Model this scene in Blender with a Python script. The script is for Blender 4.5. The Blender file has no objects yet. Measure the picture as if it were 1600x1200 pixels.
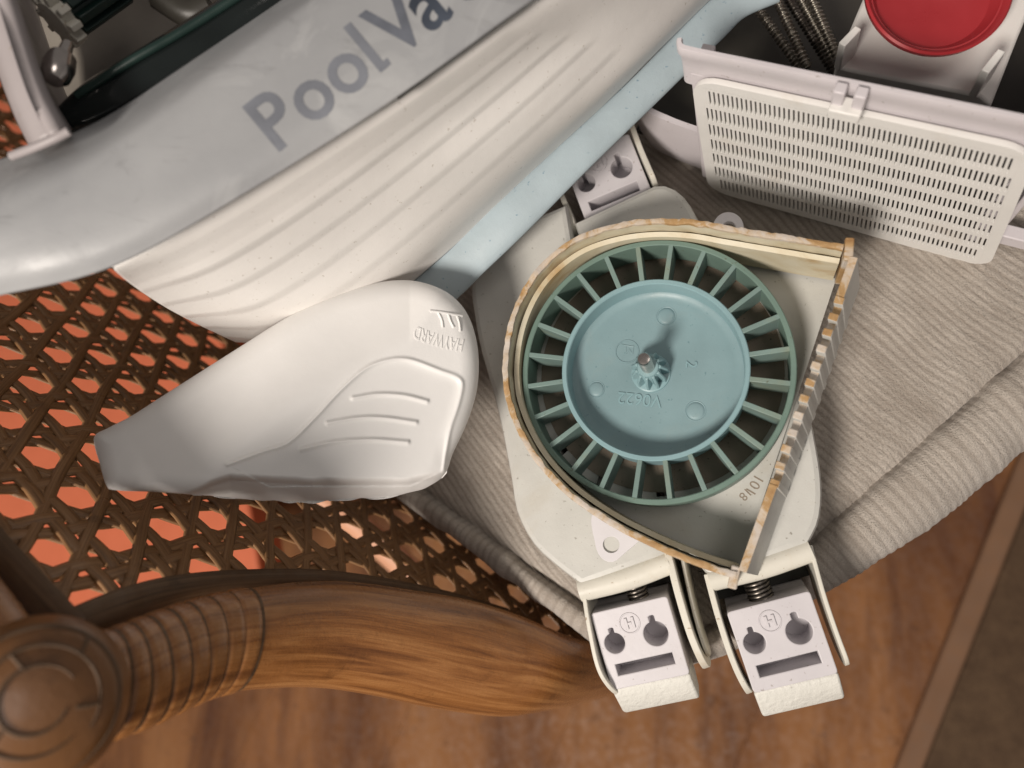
import bpy, bmesh, math, random
import numpy as np
from mathutils import Vector, Matrix
from mathutils.bvhtree import BVHTree
random.seed(7); rng = np.random.default_rng(7)
S = 0.01                                   # modelled in centimetres, stored in metres
scene = bpy.context.scene
C = scene.collection
# ------------------------------------------------------------------ camera
F = 1202.0; CX, CY = 800.0, 600.0
nv = np.array([350.0, 250.0, F]); nv /= np.linalg.norm(nv)      # straight down, in camera axes (x right, y down, z ahead)
AZ = -nv
AX = np.array([1.0, 0, 0]); AX = AX - AX.dot(nv) * nv; AX /= np.linalg.norm(AX)
AY = np.cross(AZ, AX)
if AY[1] > 0: AY = -AY; AX = AX
W = np.stack([AX, AY, AZ])                  # world = W @ camera vector
if np.linalg.det(W) < 0: pass
CAM = np.array([0.0, 0.0, 31.0])
def ray(px, py): return W @ np.array([(px - CX) / F, (py - CY) / F, 1.0])
def P(px, py, D): return CAM + D * ray(px, py)
def PZ(px, py, z):
    r = ray(px, py); return CAM + r * ((z - CAM[2]) / r[2])
camd = bpy.data.cameras.new('camera'); cam = bpy.data.objects.new('camera', camd); C.objects.link(cam)
R3 = np.stack([W @ np.array([1., 0, 0]), W @ np.array([0, -1., 0]), W @ np.array([0, 0, -1.])], axis=1)
M = Matrix([[*R3[0], 0], [*R3[1], 0], [*R3[2], 0], [0, 0, 0, 1]])
cam.matrix_world = Matrix.Translation(Vector(CAM * S)) @ M
camd.sensor_width = 36; camd.lens = 36 * F / 1600; camd.clip_start = 0.01; camd.clip_end = 20
camd.dof.use_dof = True; camd.dof.focus_distance = 0.268; camd.dof.aperture_fstop = 7.5
scene.camera = cam
# ------------------------------------------------------------------ light
world = bpy.data.worlds.new('World'); scene.world = world; world.use_nodes = True
bg = world.node_tree.nodes['Background']; bg.inputs[0].default_value = (1.0, 0.93, 0.88, 1); bg.inputs[1].default_value = 0.165
def lamp(name, direction, dist, size, power, col, target=(-3, 2, 5)):
    d = np.array(direction, float); d /= np.linalg.norm(d)
    l = bpy.data.lights.new(name, 'AREA'); l.shape = 'DISK'; l.size = size; l.energy = power; l.color = col
    o = bpy.data.objects.new(name, l); C.objects.link(o)
    o.location = Vector((np.array(target) + d * dist) * S)
    o.rotation_euler = Vector(d).to_track_quat('Z', 'Y').to_euler()
    return o
LD = np.array([-0.28, -0.56, 0.78])
lamp('floor_lamp', LD, 125, 0.30, 18.2, (1.0, 0.915, 0.83))
lamp('overhead_fill', (0.45, 0.1, 0.9), 230, 0.9, 6.0, (1.0, 0.92, 0.86))  # added soft fill from overhead, no source seen there
scene.view_settings.view_transform = 'Standard'; scene.view_settings.look = 'None'
scene.view_settings.exposure = 0.0; scene.view_settings.gamma = 1.0

# ------------------------------------------------------------------ materials
def lin(c):
    c = np.array(c, float) / 255.0
    return tuple(np.where(c <= 0.04045, c / 12.92, ((c + 0.055) / 1.055) ** 2.4))
class NT:
    def __init__(s, name):
        s.m = bpy.data.materials.new(name); s.m.use_nodes = True
        s.t = s.m.node_tree; s.b = s.t.nodes['Principled BSDF']
        s.tc = s.t.nodes.new('ShaderNodeTexCoord')
        s.geo = None
    def n(s, typ, **kw):
        x = s.t.nodes.new(typ)
        for k, v in kw.items(): setattr(x, k, v)
        return x
    def l(s, a, b): s.t.links.new(a, b)
    def pos(s, scale=(1, 1, 1), rot=(0, 0, 0)):
        mp = s.n('ShaderNodeMapping'); mp.inputs['Scale'].default_value = scale; mp.inputs['Rotation'].default_value = rot
        s.l(s.tc.outputs['Object'], mp.inputs[0]); return mp.outputs[0]
    def noise(s, scale, detail=4, rough=0.55, vec=None, dist=0.0):
        x = s.n('ShaderNodeTexNoise'); x.inputs['Scale'].default_value = scale; x.inputs['Detail'].default_value = detail
        x.inputs['Roughness'].default_value = rough; x.inputs['Distortion'].default_value = dist
        s.l(vec if vec is not None else s.tc.outputs['Object'], x.inputs['Vector']); return x.outputs['Fac']
    def ramp(s, fac, stops):
        r = s.n('ShaderNodeValToRGB'); e = r.color_ramp.elements
        while len(e) < len(stops): e.new(0.5)
        for i, (p, c) in enumerate(stops):
            e[i].position = p; e[i].color = (*c, 1) if not isinstance(c, (int, float)) else (c, c, c, 1)
        s.l(fac, r.inputs[0]); return r.outputs[0]
    def mix(s, fac, a, b, mode='MIX'):
        x = s.n('ShaderNodeMix', data_type='RGBA', blend_type=mode)
        if isinstance(fac, float): x.inputs[0].default_value = fac
        else: s.l(fac, x.inputs[0])
        for v, i in ((a, 6), (b, 7)):
            if isinstance(v, tuple): x.inputs[i].default_value = (*v, 1)
            else: s.l(v, x.inputs[i])
        return x.outputs[2]
    def col(s, c):
        if isinstance(c, tuple): s.b.inputs['Base Color'].default_value = (*c, 1)
        else: s.l(c, s.b.inputs['Base Color'])
    def rough(s, r):
        if isinstance(r, (int, float)): s.b.inputs['Roughness'].default_value = r
        else: s.l(r, s.b.inputs['Roughness'])
    def bump(s, h, strength=0.3, dist=0.001):
        x = s.n('ShaderNodeBump'); x.inputs['Strength'].default_value = strength; x.inputs['Distance'].default_value = dist
        s.l(h, x.inputs['Height'])
        if s.b.inputs['Normal'].is_linked: s.l(s.b.inputs['Normal'].links[0].from_socket, x.inputs['Normal'])
        s.l(x.outputs[0], s.b.inputs['Normal'])

def plastic(name, c, rough=0.38, var=0.06, specks=0.0, speck_col=(0.1, 0.09, 0.07), stain=0.0, stain_col=(0.42, 0.25, 0.10), bump=0.10, sub=0.0, speck_scale=700, bscale=260):
    m = NT(name)
    lo = tuple(x * (1 - var) for x in c); hi = tuple(min(1, x * (1 + var)) for x in c)
    col = m.ramp(m.noise(45, 5), [(0.3, lo), (0.7, hi)])
    if stain: col = m.mix(m.ramp(m.noise(38, 6, 0.65, dist=0.6), [(0.62 - 0.12 * stain, 0.0), (0.80, min(1.0, stain))]), col, stain_col)
    if specks: col = m.mix(m.ramp(m.noise(speck_scale, 2, 0.5), [(0.70 - 0.05 * specks, 0.0), (0.76, 0.7)]), col, speck_col)
    m.col(col)
    r = m.ramp(m.noise(90, 5), [(0.3, rough * 0.8), (0.7, min(1, rough * 1.25))]); m.rough(r)
    m.bump(m.noise(bscale, 4), bump, 0.0006); m.bump(m.noise(1800, 2), bump * 0.6, 0.0002)
    if sub: m.b.inputs['Subsurface Weight'].default_value = sub; m.b.inputs['Subsurface Radius'].default_value = (0.006, 0.005, 0.004); m.b.inputs['Subsurface Scale'].default_value = 0.6
    m.b.inputs['Specular IOR Level'].default_value = 0.4
    return m.m
MAT = {}
MAT['fin'] = plastic('matte_white_plastic', (0.79, 0.78, 0.765), 0.42, 0.03, 0.0, (0.5, 0.46, 0.42))
MAT['skirt'] = plastic('cream_white_plastic', (0.79, 0.765, 0.735), 0.34, 0.04, 0.3, (0.45, 0.40, 0.34), 0.12, (0.62, 0.55, 0.47))
MAT['pod'] = plastic('aged_grey_white_plastic', (0.55, 0.545, 0.51), 0.45, 0.05, 0.25, (0.16, 0.14, 0.10), 0.45, (0.46, 0.41, 0.32), 0.22)
MAT['lip'] = plastic('ivory_plastic', (0.66, 0.635, 0.56), 0.42, 0.05, 0.5, (0.3, 0.2, 0.1), 0.55, (0.47, 0.33, 0.18), 0.2)
MAT['block'] = plastic('lilac_white_nylon', (0.57, 0.545, 0.565), 0.40, 0.04, 0.5, (0.3, 0.26, 0.24), 0.25, (0.48, 0.44, 0.40))
MAT['sole'] = plastic('worn_white_nylon', (0.68, 0.67, 0.62), 0.55, 0.05, 0.4, (0.5, 0.48, 0.44), 0.0, bump=0.9, bscale=420)
MAT['vent'] = plastic('warm_white_plastic', (0.77, 0.755, 0.725), 0.42, 0.03, 0.0, stain=0.28, stain_col=(0.50, 0.38, 0.24))
MAT['tray'] = plastic('violet_white_plastic', (0.62, 0.58, 0.60), 0.38, 0.04, 0.3, (0.3, 0.26, 0.22), 0.2, (0.5, 0.42, 0.33))
MAT['tab'] = plastic('white_nylon', (0.66, 0.64, 0.66), 0.4, 0.03)
MAT['rimshade'] = plastic('shaded_rim_plastic', (0.36, 0.325, 0.325), 0.42, 0.05, 0.2, (0.3, 0.26, 0.22), 0.2, (0.4, 0.36, 0.32))  # white rim darkened in colour for the partial shadow on it
MAT['shadebrown'] = plastic('shade_brown_plastic', (0.27, 0.22, 0.17), 0.6, 0.15, 0.6, (0.05, 0.04, 0.03), 0.4, (0.15, 0.11, 0.07), 0.2)  # brown painted for shade under the wheel, also colours the moulded numbers
MAT['bumper'] = plastic('pale_blue_plastic', (0.37, 0.445, 0.48), 0.5, 0.08, 0.4, (0.12, 0.22, 0.30), 0.35, (0.50, 0.60, 0.62), 0.25, speck_scale=520)
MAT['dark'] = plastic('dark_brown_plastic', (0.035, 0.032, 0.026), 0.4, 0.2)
MAT['black'] = plastic('black_plastic', (0.010, 0.013, 0.013), 0.09, 0.2)
MAT['darkgreen'] = plastic('dark_green_rubber', (0.012, 0.028, 0.024), 0.35, 0.2)
MAT['chamber'] = plastic('olive_grey_plastic', (0.19, 0.17, 0.145), 0.4, 0.15)
MAT['red'] = plastic('red_plastic', (0.36, 0.028, 0.034), 0.3, 0.08, 0.0, bump=0.06)
MAT['orange'] = plastic('orange_paint', (0.66, 0.17, 0.08), 0.55, 0.04)
MAT['peach'] = plastic('pale_peach', (0.80, 0.42, 0.26), 0.5, 0.1)
MAT['disc'] = plastic('blue_teal_plastic', (0.215, 0.32, 0.342), 0.40, 0.07, 0.15, (0.1, 0.2, 0.22), 0.55, (0.27, 0.335, 0.325), 0.14)
MAT['hub'] = plastic('pale_teal_plastic', (0.24, 0.375, 0.40), 0.38, 0.06, 0.0)
MAT['vane'] = plastic('weathered_teal_plastic', (0.18, 0.26, 0.24), 0.42, 0.12, 0.3, (0.1, 0.1, 0.06), 0.65, (0.25, 0.25, 0.15), 0.2)
MAT['rim'] = plastic('green_teal_plastic', (0.15, 0.225, 0.19), 0.42, 0.08, 0.2, (0.1, 0.1, 0.06), 0.15, (0.2, 0.27, 0.18))
MAT['ink'] = plastic('worn_grey_print', (0.17, 0.18, 0.205), 0.5, 0.28)
MAT['ink15'] = plastic('mid_grey_print', (0.12, 0.13, 0.155), 0.5, 0.45)
MAT['ink2'] = plastic('dark_grey_print', (0.045, 0.055, 0.075), 0.5, 0.5)
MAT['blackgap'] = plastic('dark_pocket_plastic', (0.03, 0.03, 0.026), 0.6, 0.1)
def m_metal(name, c, r):
    m = NT(name); m.col(m.ramp(m.noise(200, 4), [(0.3, tuple(x * 0.7 for x in c)), (0.7, c)])); m.b.inputs['Metallic'].default_value = 1; m.rough(r); return m.m
MAT['steel'] = m_metal('polished_steel', (0.72, 0.66, 0.62), 0.22)
MAT['spring'] = m_metal('dull_spring_steel', (0.20, 0.18, 0.16), 0.38)
MAT['bronze'] = m_metal('tarnished_bronze', (0.42, 0.39, 0.34), 0.34)
def m_band():
    m = NT('scuffed_grey_plastic')
    col = m.ramp(m.noise(22, 4), [(0.3, (0.285, 0.29, 0.30)), (0.7, (0.37, 0.375, 0.38))])
    scr = m.noise(34, 7, 0.72, m.pos((1, 2.5, 1), (0.2, 0.3, 0.6)), 1.6)
    col = m.mix(m.ramp(scr, [(0.56, 0.0), (0.70, 0.6)]), col, (0.20, 0.20, 0.205))
    col = m.mix(m.ramp(m.noise(30, 5, 0.6, m.pos((1, 1, 1), (0.5, 0.1, 2)), 1.0), [(0.54, 0.0), (0.68, 0.6)]), col, (0.47, 0.475, 0.475))
    m.col(col); m.rough(m.ramp(m.noise(50, 5, 0.6, None, 1.0), [(0.35, 0.42), (0.65, 0.6)]))
    m.bump(m.noise(700, 3), 0.12, 0.0003); return m.m
MAT['band'] = m_band()
def m_stain():
    m = NT('rust_stained_broken_plastic')
    f = m.noise(48, 7, 0.72, None, 0.8)
    col = m.ramp(f, [(0.42, (0.55, 0.49, 0.43)), (0.50, (0.52, 0.42, 0.31)), (0.555, (0.43, 0.27, 0.12)), (0.68, (0.30, 0.16, 0.06))])
    m.col(col); m.rough(0.6); m.bump(m.noise(420, 5, 0.7), 0.45, 0.0007); return m.m
MAT['stain'] = m_stain()
def m_ivory():
    m = NT('yellowed_inner_plastic')
    f = m.noise(45, 5, 0.6, m.pos((1, 1, 2)), 0.8)
    m.col(m.ramp(f, [(0.36, (0.62, 0.57, 0.44)), (0.55, (0.56, 0.49, 0.34)), (0.70, (0.45, 0.31, 0.15))])); m.rough(0.45)
    m.bump(m.noise(300, 4), 0.2, 0.0005); return m.m
MAT['ivory'] = m_ivory()
def m_fabric(name='ribbed_beige_chenille'):
    m = NT(name)
    col = m.ramp(m.noise(70, 5, 0.65, m.pos((1, 1, 1))), [(0.25, (0.46, 0.405, 0.35)), (0.75, (0.61, 0.55, 0.485))])
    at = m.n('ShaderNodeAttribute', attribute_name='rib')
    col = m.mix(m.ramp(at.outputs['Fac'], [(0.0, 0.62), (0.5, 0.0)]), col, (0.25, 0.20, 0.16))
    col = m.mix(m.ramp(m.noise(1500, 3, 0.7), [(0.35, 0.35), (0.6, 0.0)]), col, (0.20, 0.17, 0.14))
    m.col(col); m.rough(0.95); m.b.inputs['Sheen Weight'].default_value = 0.25; m.b.inputs['Sheen Roughness'].default_value = 0.5
    m.b.inputs['Specular IOR Level'].default_value = 0.1
    m.bump(m.noise(1300, 4, 0.7), 0.8, 0.0012); m.bump(m.noise(420, 3, 0.6), 0.5, 0.0010); return m.m
MAT['fabric'] = m_fabric()
def m_wood(name, dark, mid, light, scale=(9, 90, 90), rot=(0, 0, 0), rough=0.3, coat=0.25, spots=True):
    m = NT(name)
    v = m.pos(scale, rot)
    f = m.noise(1.0, 8, 0.62, v, 0.6)
    col = m.ramp(f, [(0.30, dark), (0.50, mid), (0.72, light)])
    f2 = m.noise(4.2, 4, 0.6, v, 0.2)
    col = m.mix(m.ramp(f2, [(0.52, 0.0), (0.68, 0.55)]), col, dark)
    if spots: col = m.mix(m.ramp(m.noise(60, 5, 0.7), [(0.60, 0.0), (0.74, 0.55)]), col, tuple(x * 0.55 for x in dark))
    m.col(col); m.rough(m.ramp(m.noise(160, 5), [(0.3, rough * 0.75), (0.7, rough * 1.3)]))
    m.b.inputs['Coat Weight'].default_value = coat; m.b.inputs['Coat Roughness'].default_value = 0.18
    m.bump(m.noise(2.2, 6, 0.6, v), 0.22, 0.0012); m.bump(m.noise(150, 5, 0.7), 0.25, 0.0008); return m.m
# wood direction is set through a uv-like attribute where needed ('grain' along x of object space)
def m_sweepwood(name, dark, mid, light, rough=0.28, coat=0.35):
    m = NT(name)
    uv = m.n('ShaderNodeUVMap')
    mp = m.n('ShaderNodeMapping'); mp.inputs['Scale'].default_value = (1.6, 15, 1); m.l(uv.outputs[0], mp.inputs[0])
    f = m.noise(1.0, 8, 0.62, mp.outputs[0], 0.7)
    col = m.ramp(f, [(0.30, dark), (0.48, mid), (0.68, light)])
    mp2 = m.n('ShaderNodeMapping'); mp2.inputs['Scale'].default_value = (5, 120, 1); m.l(uv.outputs[0], mp2.inputs[0])
    col = m.mix(m.ramp(m.noise(1.0, 5, 0.6, mp2.outputs[0]), [(0.52, 0.0), (0.72, 0.35)]), col, dark)
    col = m.mix(m.ramp(m.noise(55, 5, 0.7), [(0.58, 0.0), (0.74, 0.6)]), col, tuple(x * 0.5 for x in dark))
    m.col(col); m.rough(m.ramp(m.noise(160, 5), [(0.3, rough * 0.8), (0.7, rough * 1.5)]))
    m.b.inputs['Coat Weight'].default_value = coat; m.b.inputs['Coat Roughness'].default_value = 0.2
    m.bump(m.noise(1.0, 6, 0.6, mp2.outputs[0]), 0.25, 0.0010); m.bump(m.noise(260, 5, 0.7), 0.3, 0.0007)
    return m.m
MAT['rail'] = m_sweepwood('varnished_brown_wood', (0.13, 0.046, 0.013), (0.28, 0.112, 0.033), (0.43, 0.20, 0.07), 0.24, 0.6)
MAT['carve'] = m_sweepwood('dull_carved_wood', (0.09, 0.036, 0.012), (0.20, 0.088, 0.030), (0.30, 0.145, 0.055), 0.35, 0.25)
MAT['spline'] = m_sweepwood('dark_dull_wood', (0.05, 0.027, 0.013), (0.105, 0.058, 0.028), (0.16, 0.092, 0.048), 0.5, 0.0)
MAT['cane'] = m_sweepwood('brown_rattan_cane', (0.13, 0.062, 0.025), (0.24, 0.122, 0.05), (0.36, 0.20, 0.095), 0.33, 0.2)
gdir_ = PZ(1410, 1200, -46.0) - PZ(1600, 720, -46.0)
def m_plank(name, k):
    return m_wood(name, tuple(x * k for x in (0.085, 0.027, 0.008)), tuple(x * k for x in (0.265, 0.112, 0.037)), tuple(x * k for x in (0.36, 0.168, 0.062)), (9, 1.6, 9), (0, 0, math.pi / 2 - math.atan2(gdir_[1], gdir_[0])), 0.7, 0.0)
PLANKS = [m_plank('oak_brown_plank', 1.0), m_plank('red_brown_plank', 0.95), m_plank('warm_brown_plank', 1.05)]
def m_rug():
    m = NT('brown_woven_rug')
    col = m.ramp(m.noise(60, 6, 0.7), [(0.3, (0.075, 0.042, 0.022)), (0.7, (0.13, 0.078, 0.042))])
    col = m.mix(m.ramp(m.noise(18, 3), [(0.6, 0.0), (0.75, 0.5)]), col, (0.16, 0.10, 0.06))
    m.col(col); m.rough(0.95); m.bump(m.noise(500, 4), 0.8, 0.002); return m.m
MAT['rug'] = m_rug()
MAT['rugedge'] = plastic('tan_rug_binding', (0.21, 0.115, 0.065), 0.85, 0.1)

# ------------------------------------------------------------------ mesh helpers (all coordinates world centimetres)
def root_loc(o):
    l = Vector((0, 0, 0))
    while o is not None: l += o.location; o = o.parent
    return np.array(l) / S
def obj(name, V, Fc, mat, parent=None, smooth=True, mats=None, fmat=None, base=None, angle=None, attr=None, uv=None):
    V = np.asarray(V, float)
    off = root_loc(parent) if parent is not None else (np.array(base) if base is not None else np.array([V[:, 0].mean(), V[:, 1].mean(), V[:, 2].min()]))
    me = bpy.data.meshes.new(name)
    me.from_pydata(((V - off) * S).tolist(), [], Fc if isinstance(Fc, list) else Fc.tolist())
    for mm in ([MAT[mat] if isinstance(mat, str) else mat] + [MAT[x] for x in (mats or [])]): me.materials.append(mm)
    if fmat is not None: me.polygons.foreach_set('material_index', fmat)
    me.polygons.foreach_set('use_smooth', [smooth] * len(me.polygons))
    if attr is not None:
        a = me.attributes.new('rib', 'FLOAT', 'POINT'); a.data.foreach_set('value', np.asarray(attr, np.float32))
    if uv is not None:
        ul = me.uv_layers.new(name='UVMap'); li = np.empty(len(me.loops), np.int32); me.loops.foreach_get('vertex_index', li)
        ul.data.foreach_set('uv', np.asarray(uv, np.float32)[li].ravel())
    me.update()
    if smooth and angle is not None: me.set_sharp_from_angle(angle=math.radians(angle))
    o = bpy.data.objects.new(name, me); C.objects.link(o)
    if parent is not None: o.parent = parent
    else: o.location = Vector(off * S)
    return o
def empty(name, loc, label, cat, group=None):
    o = bpy.data.objects.new(name, None); C.objects.link(o); o.empty_display_size = 0.02
    o.location = Vector(np.array(loc) * S); o['label'] = label; o['category'] = cat
    if group: o['group'] = group
    return o
def tag(o, label, cat, group=None):
    o['label'] = label; o['category'] = cat
    if group: o['group'] = group
    return o
def bevel(o, w, seg=3, ang=35):
    m = o.modifiers.new('bevel', 'BEVEL'); m.width = w * S; m.segments = seg; m.limit_method = 'ANGLE'; m.angle_limit = math.radians(ang); m.harden_normals = False
    return o
def cat_rom(pts, n, closed=False):
    p = np.asarray(pts, float)
    if closed: p = np.vstack([p[-1], p, p[0], p[1]])
    else: p = np.vstack([2 * p[0] - p[1], p, 2 * p[-1] - p[-2]])
    out = []
    k = len(p) - 3
    for i in range(k):
        p0, p1, p2, p3 = p[i:i + 4]
        t = np.linspace(0, 1, 24, endpoint=False)[:, None]
        out.append(0.5 * (2 * p1 + (p2 - p0) * t + (2 * p0 - 5 * p1 + 4 * p2 - p3) * t ** 2 + (3 * p1 - p0 - 3 * p2 + p3) * t ** 3))
    out.append(p[-2][None]); q = np.vstack(out)
    d = np.r_[0, np.cumsum(np.linalg.norm(np.diff(q[:, :min(3, q.shape[1])], axis=0), axis=1))]
    s = np.linspace(0, d[-1], n + (1 if closed else 0))
    r = np.stack([np.interp(s, d, q[:, j]) for j in range(q.shape[1])], 1)
    return r[:-1] if closed else r
def poly_res(pts, n, closed=False):
    p = np.asarray(pts, float)
    if closed: p = np.vstack([p, p[0]])
    d = np.r_[0, np.cumsum(np.linalg.norm(np.diff(p[:, :2], axis=0), axis=1))]
    s = np.linspace(0, d[-1], n + (1 if closed else 0))
    r = np.stack([np.interp(s, d, p[:, j]) for j in range(p.shape[1])], 1)
    return r[:-1] if closed else r
def grid_faces(nu, nv_, cu=False, cv=False, off=0):
    f = []
    for i in range(nu if cu else nu - 1):
        a = i * nv_; b = ((i + 1) % nu) * nv_
        for j in range(nv_ if cv else nv_ - 1):
            k = (j + 1) % nv_
            f.append((off + a + j, off + b + j, off + b + k, off + a + k))
    return f
def prism(name, xy, z0, z1, mat, parent=None, bev=0.0, seg=2, smooth=True, **kw):
    xy = np.asarray(xy, float)
    if sum(xy[i - 1][0] * xy[i][1] - xy[i][0] * xy[i - 1][1] for i in range(len(xy))) < 0: xy = xy[::-1]
    n = len(xy)
    zt = np.full(n, z1) if np.isscalar(z1) else np.asarray(z1)
    V = np.vstack([np.c_[xy, np.full(n, z0)], np.c_[xy, zt]])
    Fc = [tuple(range(n - 1, -1, -1)), tuple(range(n, 2 * n))] + [(i, (i + 1) % n, n + (i + 1) % n, n + i) for i in range(n)]
    o = obj(name, V, Fc, mat, parent, smooth, angle=30, **kw)
    if bev: bevel(o, bev, seg)
    return o
def pxz(pts, z): return np.array([PZ(x, y, z)[:2] for x, y in pts])
def box(name, fr, lo, hi, mat, parent, bev=0.03):
    """fr = (origin, U, V, N) frame; box between local lo and hi"""
    o_, U, V_, N = fr
    c = [(x, y, z) for z in (lo[2], hi[2]) for y in (lo[1], hi[1]) for x in (lo[0], hi[0])]
    V = np.array([o_ + x * U + y * V_ + z * N for x, y, z in c])
    Fc = [(0, 2, 3, 1), (4, 5, 7, 6), (0, 1, 5, 4), (2, 6, 7, 3), (0, 4, 6, 2), (1, 3, 7, 5)]
    if np.dot(np.cross(U, V_), N) < 0: Fc = [f[::-1] for f in Fc]
    o = obj(name, V, Fc, mat, parent, True, angle=30)
    if bev: bevel(o, bev, 2)
    return o
WFR = (np.zeros(3), np.array([1., 0, 0]), np.array([0, 1., 0]), np.array([0, 0, 1.]))
def cutplate(name, outline, holes, th, fr, mat, parent, bev=0.02):
    """flat plate with real holes: 2D outline and hole loops in the frame's U,V; top at N=0, thickness th downwards"""
    cu = bpy.data.curves.new('tmp', 'CURVE'); cu.dimensions = '2D'; cu.fill_mode = 'BOTH'
    cu.extrude = th / 2 - bev; cu.bevel_depth = bev; cu.bevel_resolution = 1; cu.offset = -bev
    for lp in [outline] + list(holes):
        sp = cu.splines.new('POLY'); sp.points.add(len(lp) - 1)
        for q, (x, y) in zip(sp.points, lp): q.co = (x, y, 0, 1)
        sp.use_cyclic_u = True
    t = bpy.data.objects.new('tmp', cu); C.objects.link(t)
    dg = bpy.context.evaluated_depsgraph_get(); dg.update()
    me = bpy.data.meshes.new_from_object(t.evaluated_get(dg))
    n = len(me.vertices); co = np.empty(n * 3); me.vertices.foreach_get('co', co); co = co.reshape(-1, 3)
    fs = [tuple(p.vertices) for p in me.polygons]
    bpy.data.objects.remove(t); bpy.data.curves.remove(cu); bpy.data.meshes.remove(me)
    o_, U, V_, N = fr
    V = o_ + co[:, :1] * U + co[:, 1:2] * V_ + (co[:, 2:3] - th / 2) * N
    if np.dot(np.cross(U, V_), N) < 0: fs = [f[::-1] for f in fs]
    o = obj(name, V, fs, mat, parent, True, angle=30)
    return o
def circ(cx, cy, r, n=32, a0=0): return [(cx + r * math.cos(a0 + 2 * math.pi * i / n), cy + r * math.sin(a0 + 2 * math.pi * i / n)) for i in range(n)]
def rrect(x0, y0, x1, y1, r, n=5):
    out = []
    for cx, cy, a in ((x1 - r, y1 - r, 0), (x0 + r, y1 - r, 90), (x0 + r, y0 + r, 180), (x1 - r, y0 + r, 270)):
        for i in range(n + 1):
            t = math.radians(a + 90 * i / n); out.append((cx + r * math.cos(t), cy + r * math.sin(t)))
    return out
def tube(name, path, rad, mat, parent, n=12, caps=True, rad2=None, upv=None, smooth=True):
    """sweep; rad may be an array; rad2 = second half axis (along upv x tangent)"""
    p = np.asarray(path, float); m = len(p)
    t = np.gradient(p, axis=0); t /= np.linalg.norm(t, axis=1)[:, None]
    r = np.broadcast_to(np.asarray(rad, float), (m,)); r2 = r if rad2 is None else np.broadcast_to(np.asarray(rad2, float), (m,))
    if upv is None:
        a = np.zeros_like(p); ref = np.array([0, 0, 1.]) if abs(t[0][2]) < 0.9 else np.array([1., 0, 0])
        u = np.cross(t[0], ref); u /= np.linalg.norm(u)
        for i in range(m):
            u = u - t[i] * u.dot(t[i]); u /= np.linalg.norm(u); a[i] = u
    else:
        a = np.cross(t, np.broadcast_to(upv, p.shape)); a /= np.linalg.norm(a, axis=1)[:, None]
    b = np.cross(t, a)
    th = np.linspace(0, 2 * np.pi, n, endpoint=False)
    V = (p[:, None] + r[:, None, None] * a[:, None] * np.cos(th)[None, :, None] + r2[:, None, None] * b[:, None] * np.sin(th)[None, :, None]).reshape(-1, 3)
    L = np.r_[0, np.cumsum(np.linalg.norm(np.diff(p, axis=0), axis=1))]
    uv = np.stack([np.repeat(L * 0.1, n), np.tile(np.abs(np.linspace(-1, 1, n, endpoint=False)), m)], 1)
    Fc = [f[::-1] for f in grid_faces(m, n, False, True)]
    if caps: Fc += [tuple(range(n)), tuple(range((m - 1) * n, m * n))[::-1]]
    Fc = [f[::-1] for f in Fc]
    return obj(name, V, Fc, mat, parent, smooth, angle=60, uv=uv)
def lathe(name, c, prof, mat, parent, n=64, ax=None, z0=None):
    """profile [(r,h)] around axis N through c"""
    N = np.array([0, 0, 1.]) if ax is None else np.asarray(ax, float) / np.linalg.norm(ax)
    a = np.cross(N, [0, 1., 0]); a /= np.linalg.norm(a); b = np.cross(N, a)
    th = np.linspace(0, 2 * np.pi, n, endpoint=False); V = []
    for r, h in prof:
        V.append(np.asarray(c) + h * N + max(r, 1e-4) * (np.cos(th)[:, None] * a + np.sin(th)[:, None] * b))
    Fc = grid_faces(len(prof), n, False, True)
    return obj(name, np.vstack(V), [f[::-1] for f in Fc], mat, parent, True, angle=35)
def vnoise(x, seed=0):
    r = np.random.default_rng(seed).random(4096); i = np.floor(x).astype(int); f = x - i; f = f * f * (3 - 2 * f)
    return r[i % 4096] * (1 - f) + r[(i + 1) % 4096] * f
def vnoise2(x, y, seed=0):
    r = np.random.default_rng(seed).random((256, 256)); i = np.floor(x).astype(int); j = np.floor(y).astype(int); f = x - i; g = y - j
    f = f * f * (3 - 2 * f); g = g * g * (3 - 2 * g)
    return (r[i % 256, j % 256] * (1 - f) + r[(i + 1) % 256, j % 256] * f) * (1 - g) + (r[i % 256, (j + 1) % 256] * (1 - f) + r[(i + 1) % 256, (j + 1) % 256] * f) * g
def inside(pts, poly):
    x, y = pts[:, 0], pts[:, 1]; c = np.zeros(len(x), bool); n = len(poly)
    for i in range(n):
        x0, y0 = poly[i]; x1, y1 = poly[i - 1]
        if y0 == y1: continue
        k = ((y0 > y) != (y1 > y)) & (x < (x1 - x0) * (y - y0) / (y1 - y0) + x0); c ^= k
    return c
def seg_dist(pts, line):
    d = np.full(len(pts), 1e9)
    for a, b in zip(line[:-1], line[1:]):
        ab = b - a; t = np.clip(((pts - a) @ ab) / max(ab @ ab, 1e-9), 0, 1)
        d = np.minimum(d, np.linalg.norm(pts - a - t[:, None] * ab, axis=1))
    return d
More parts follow.
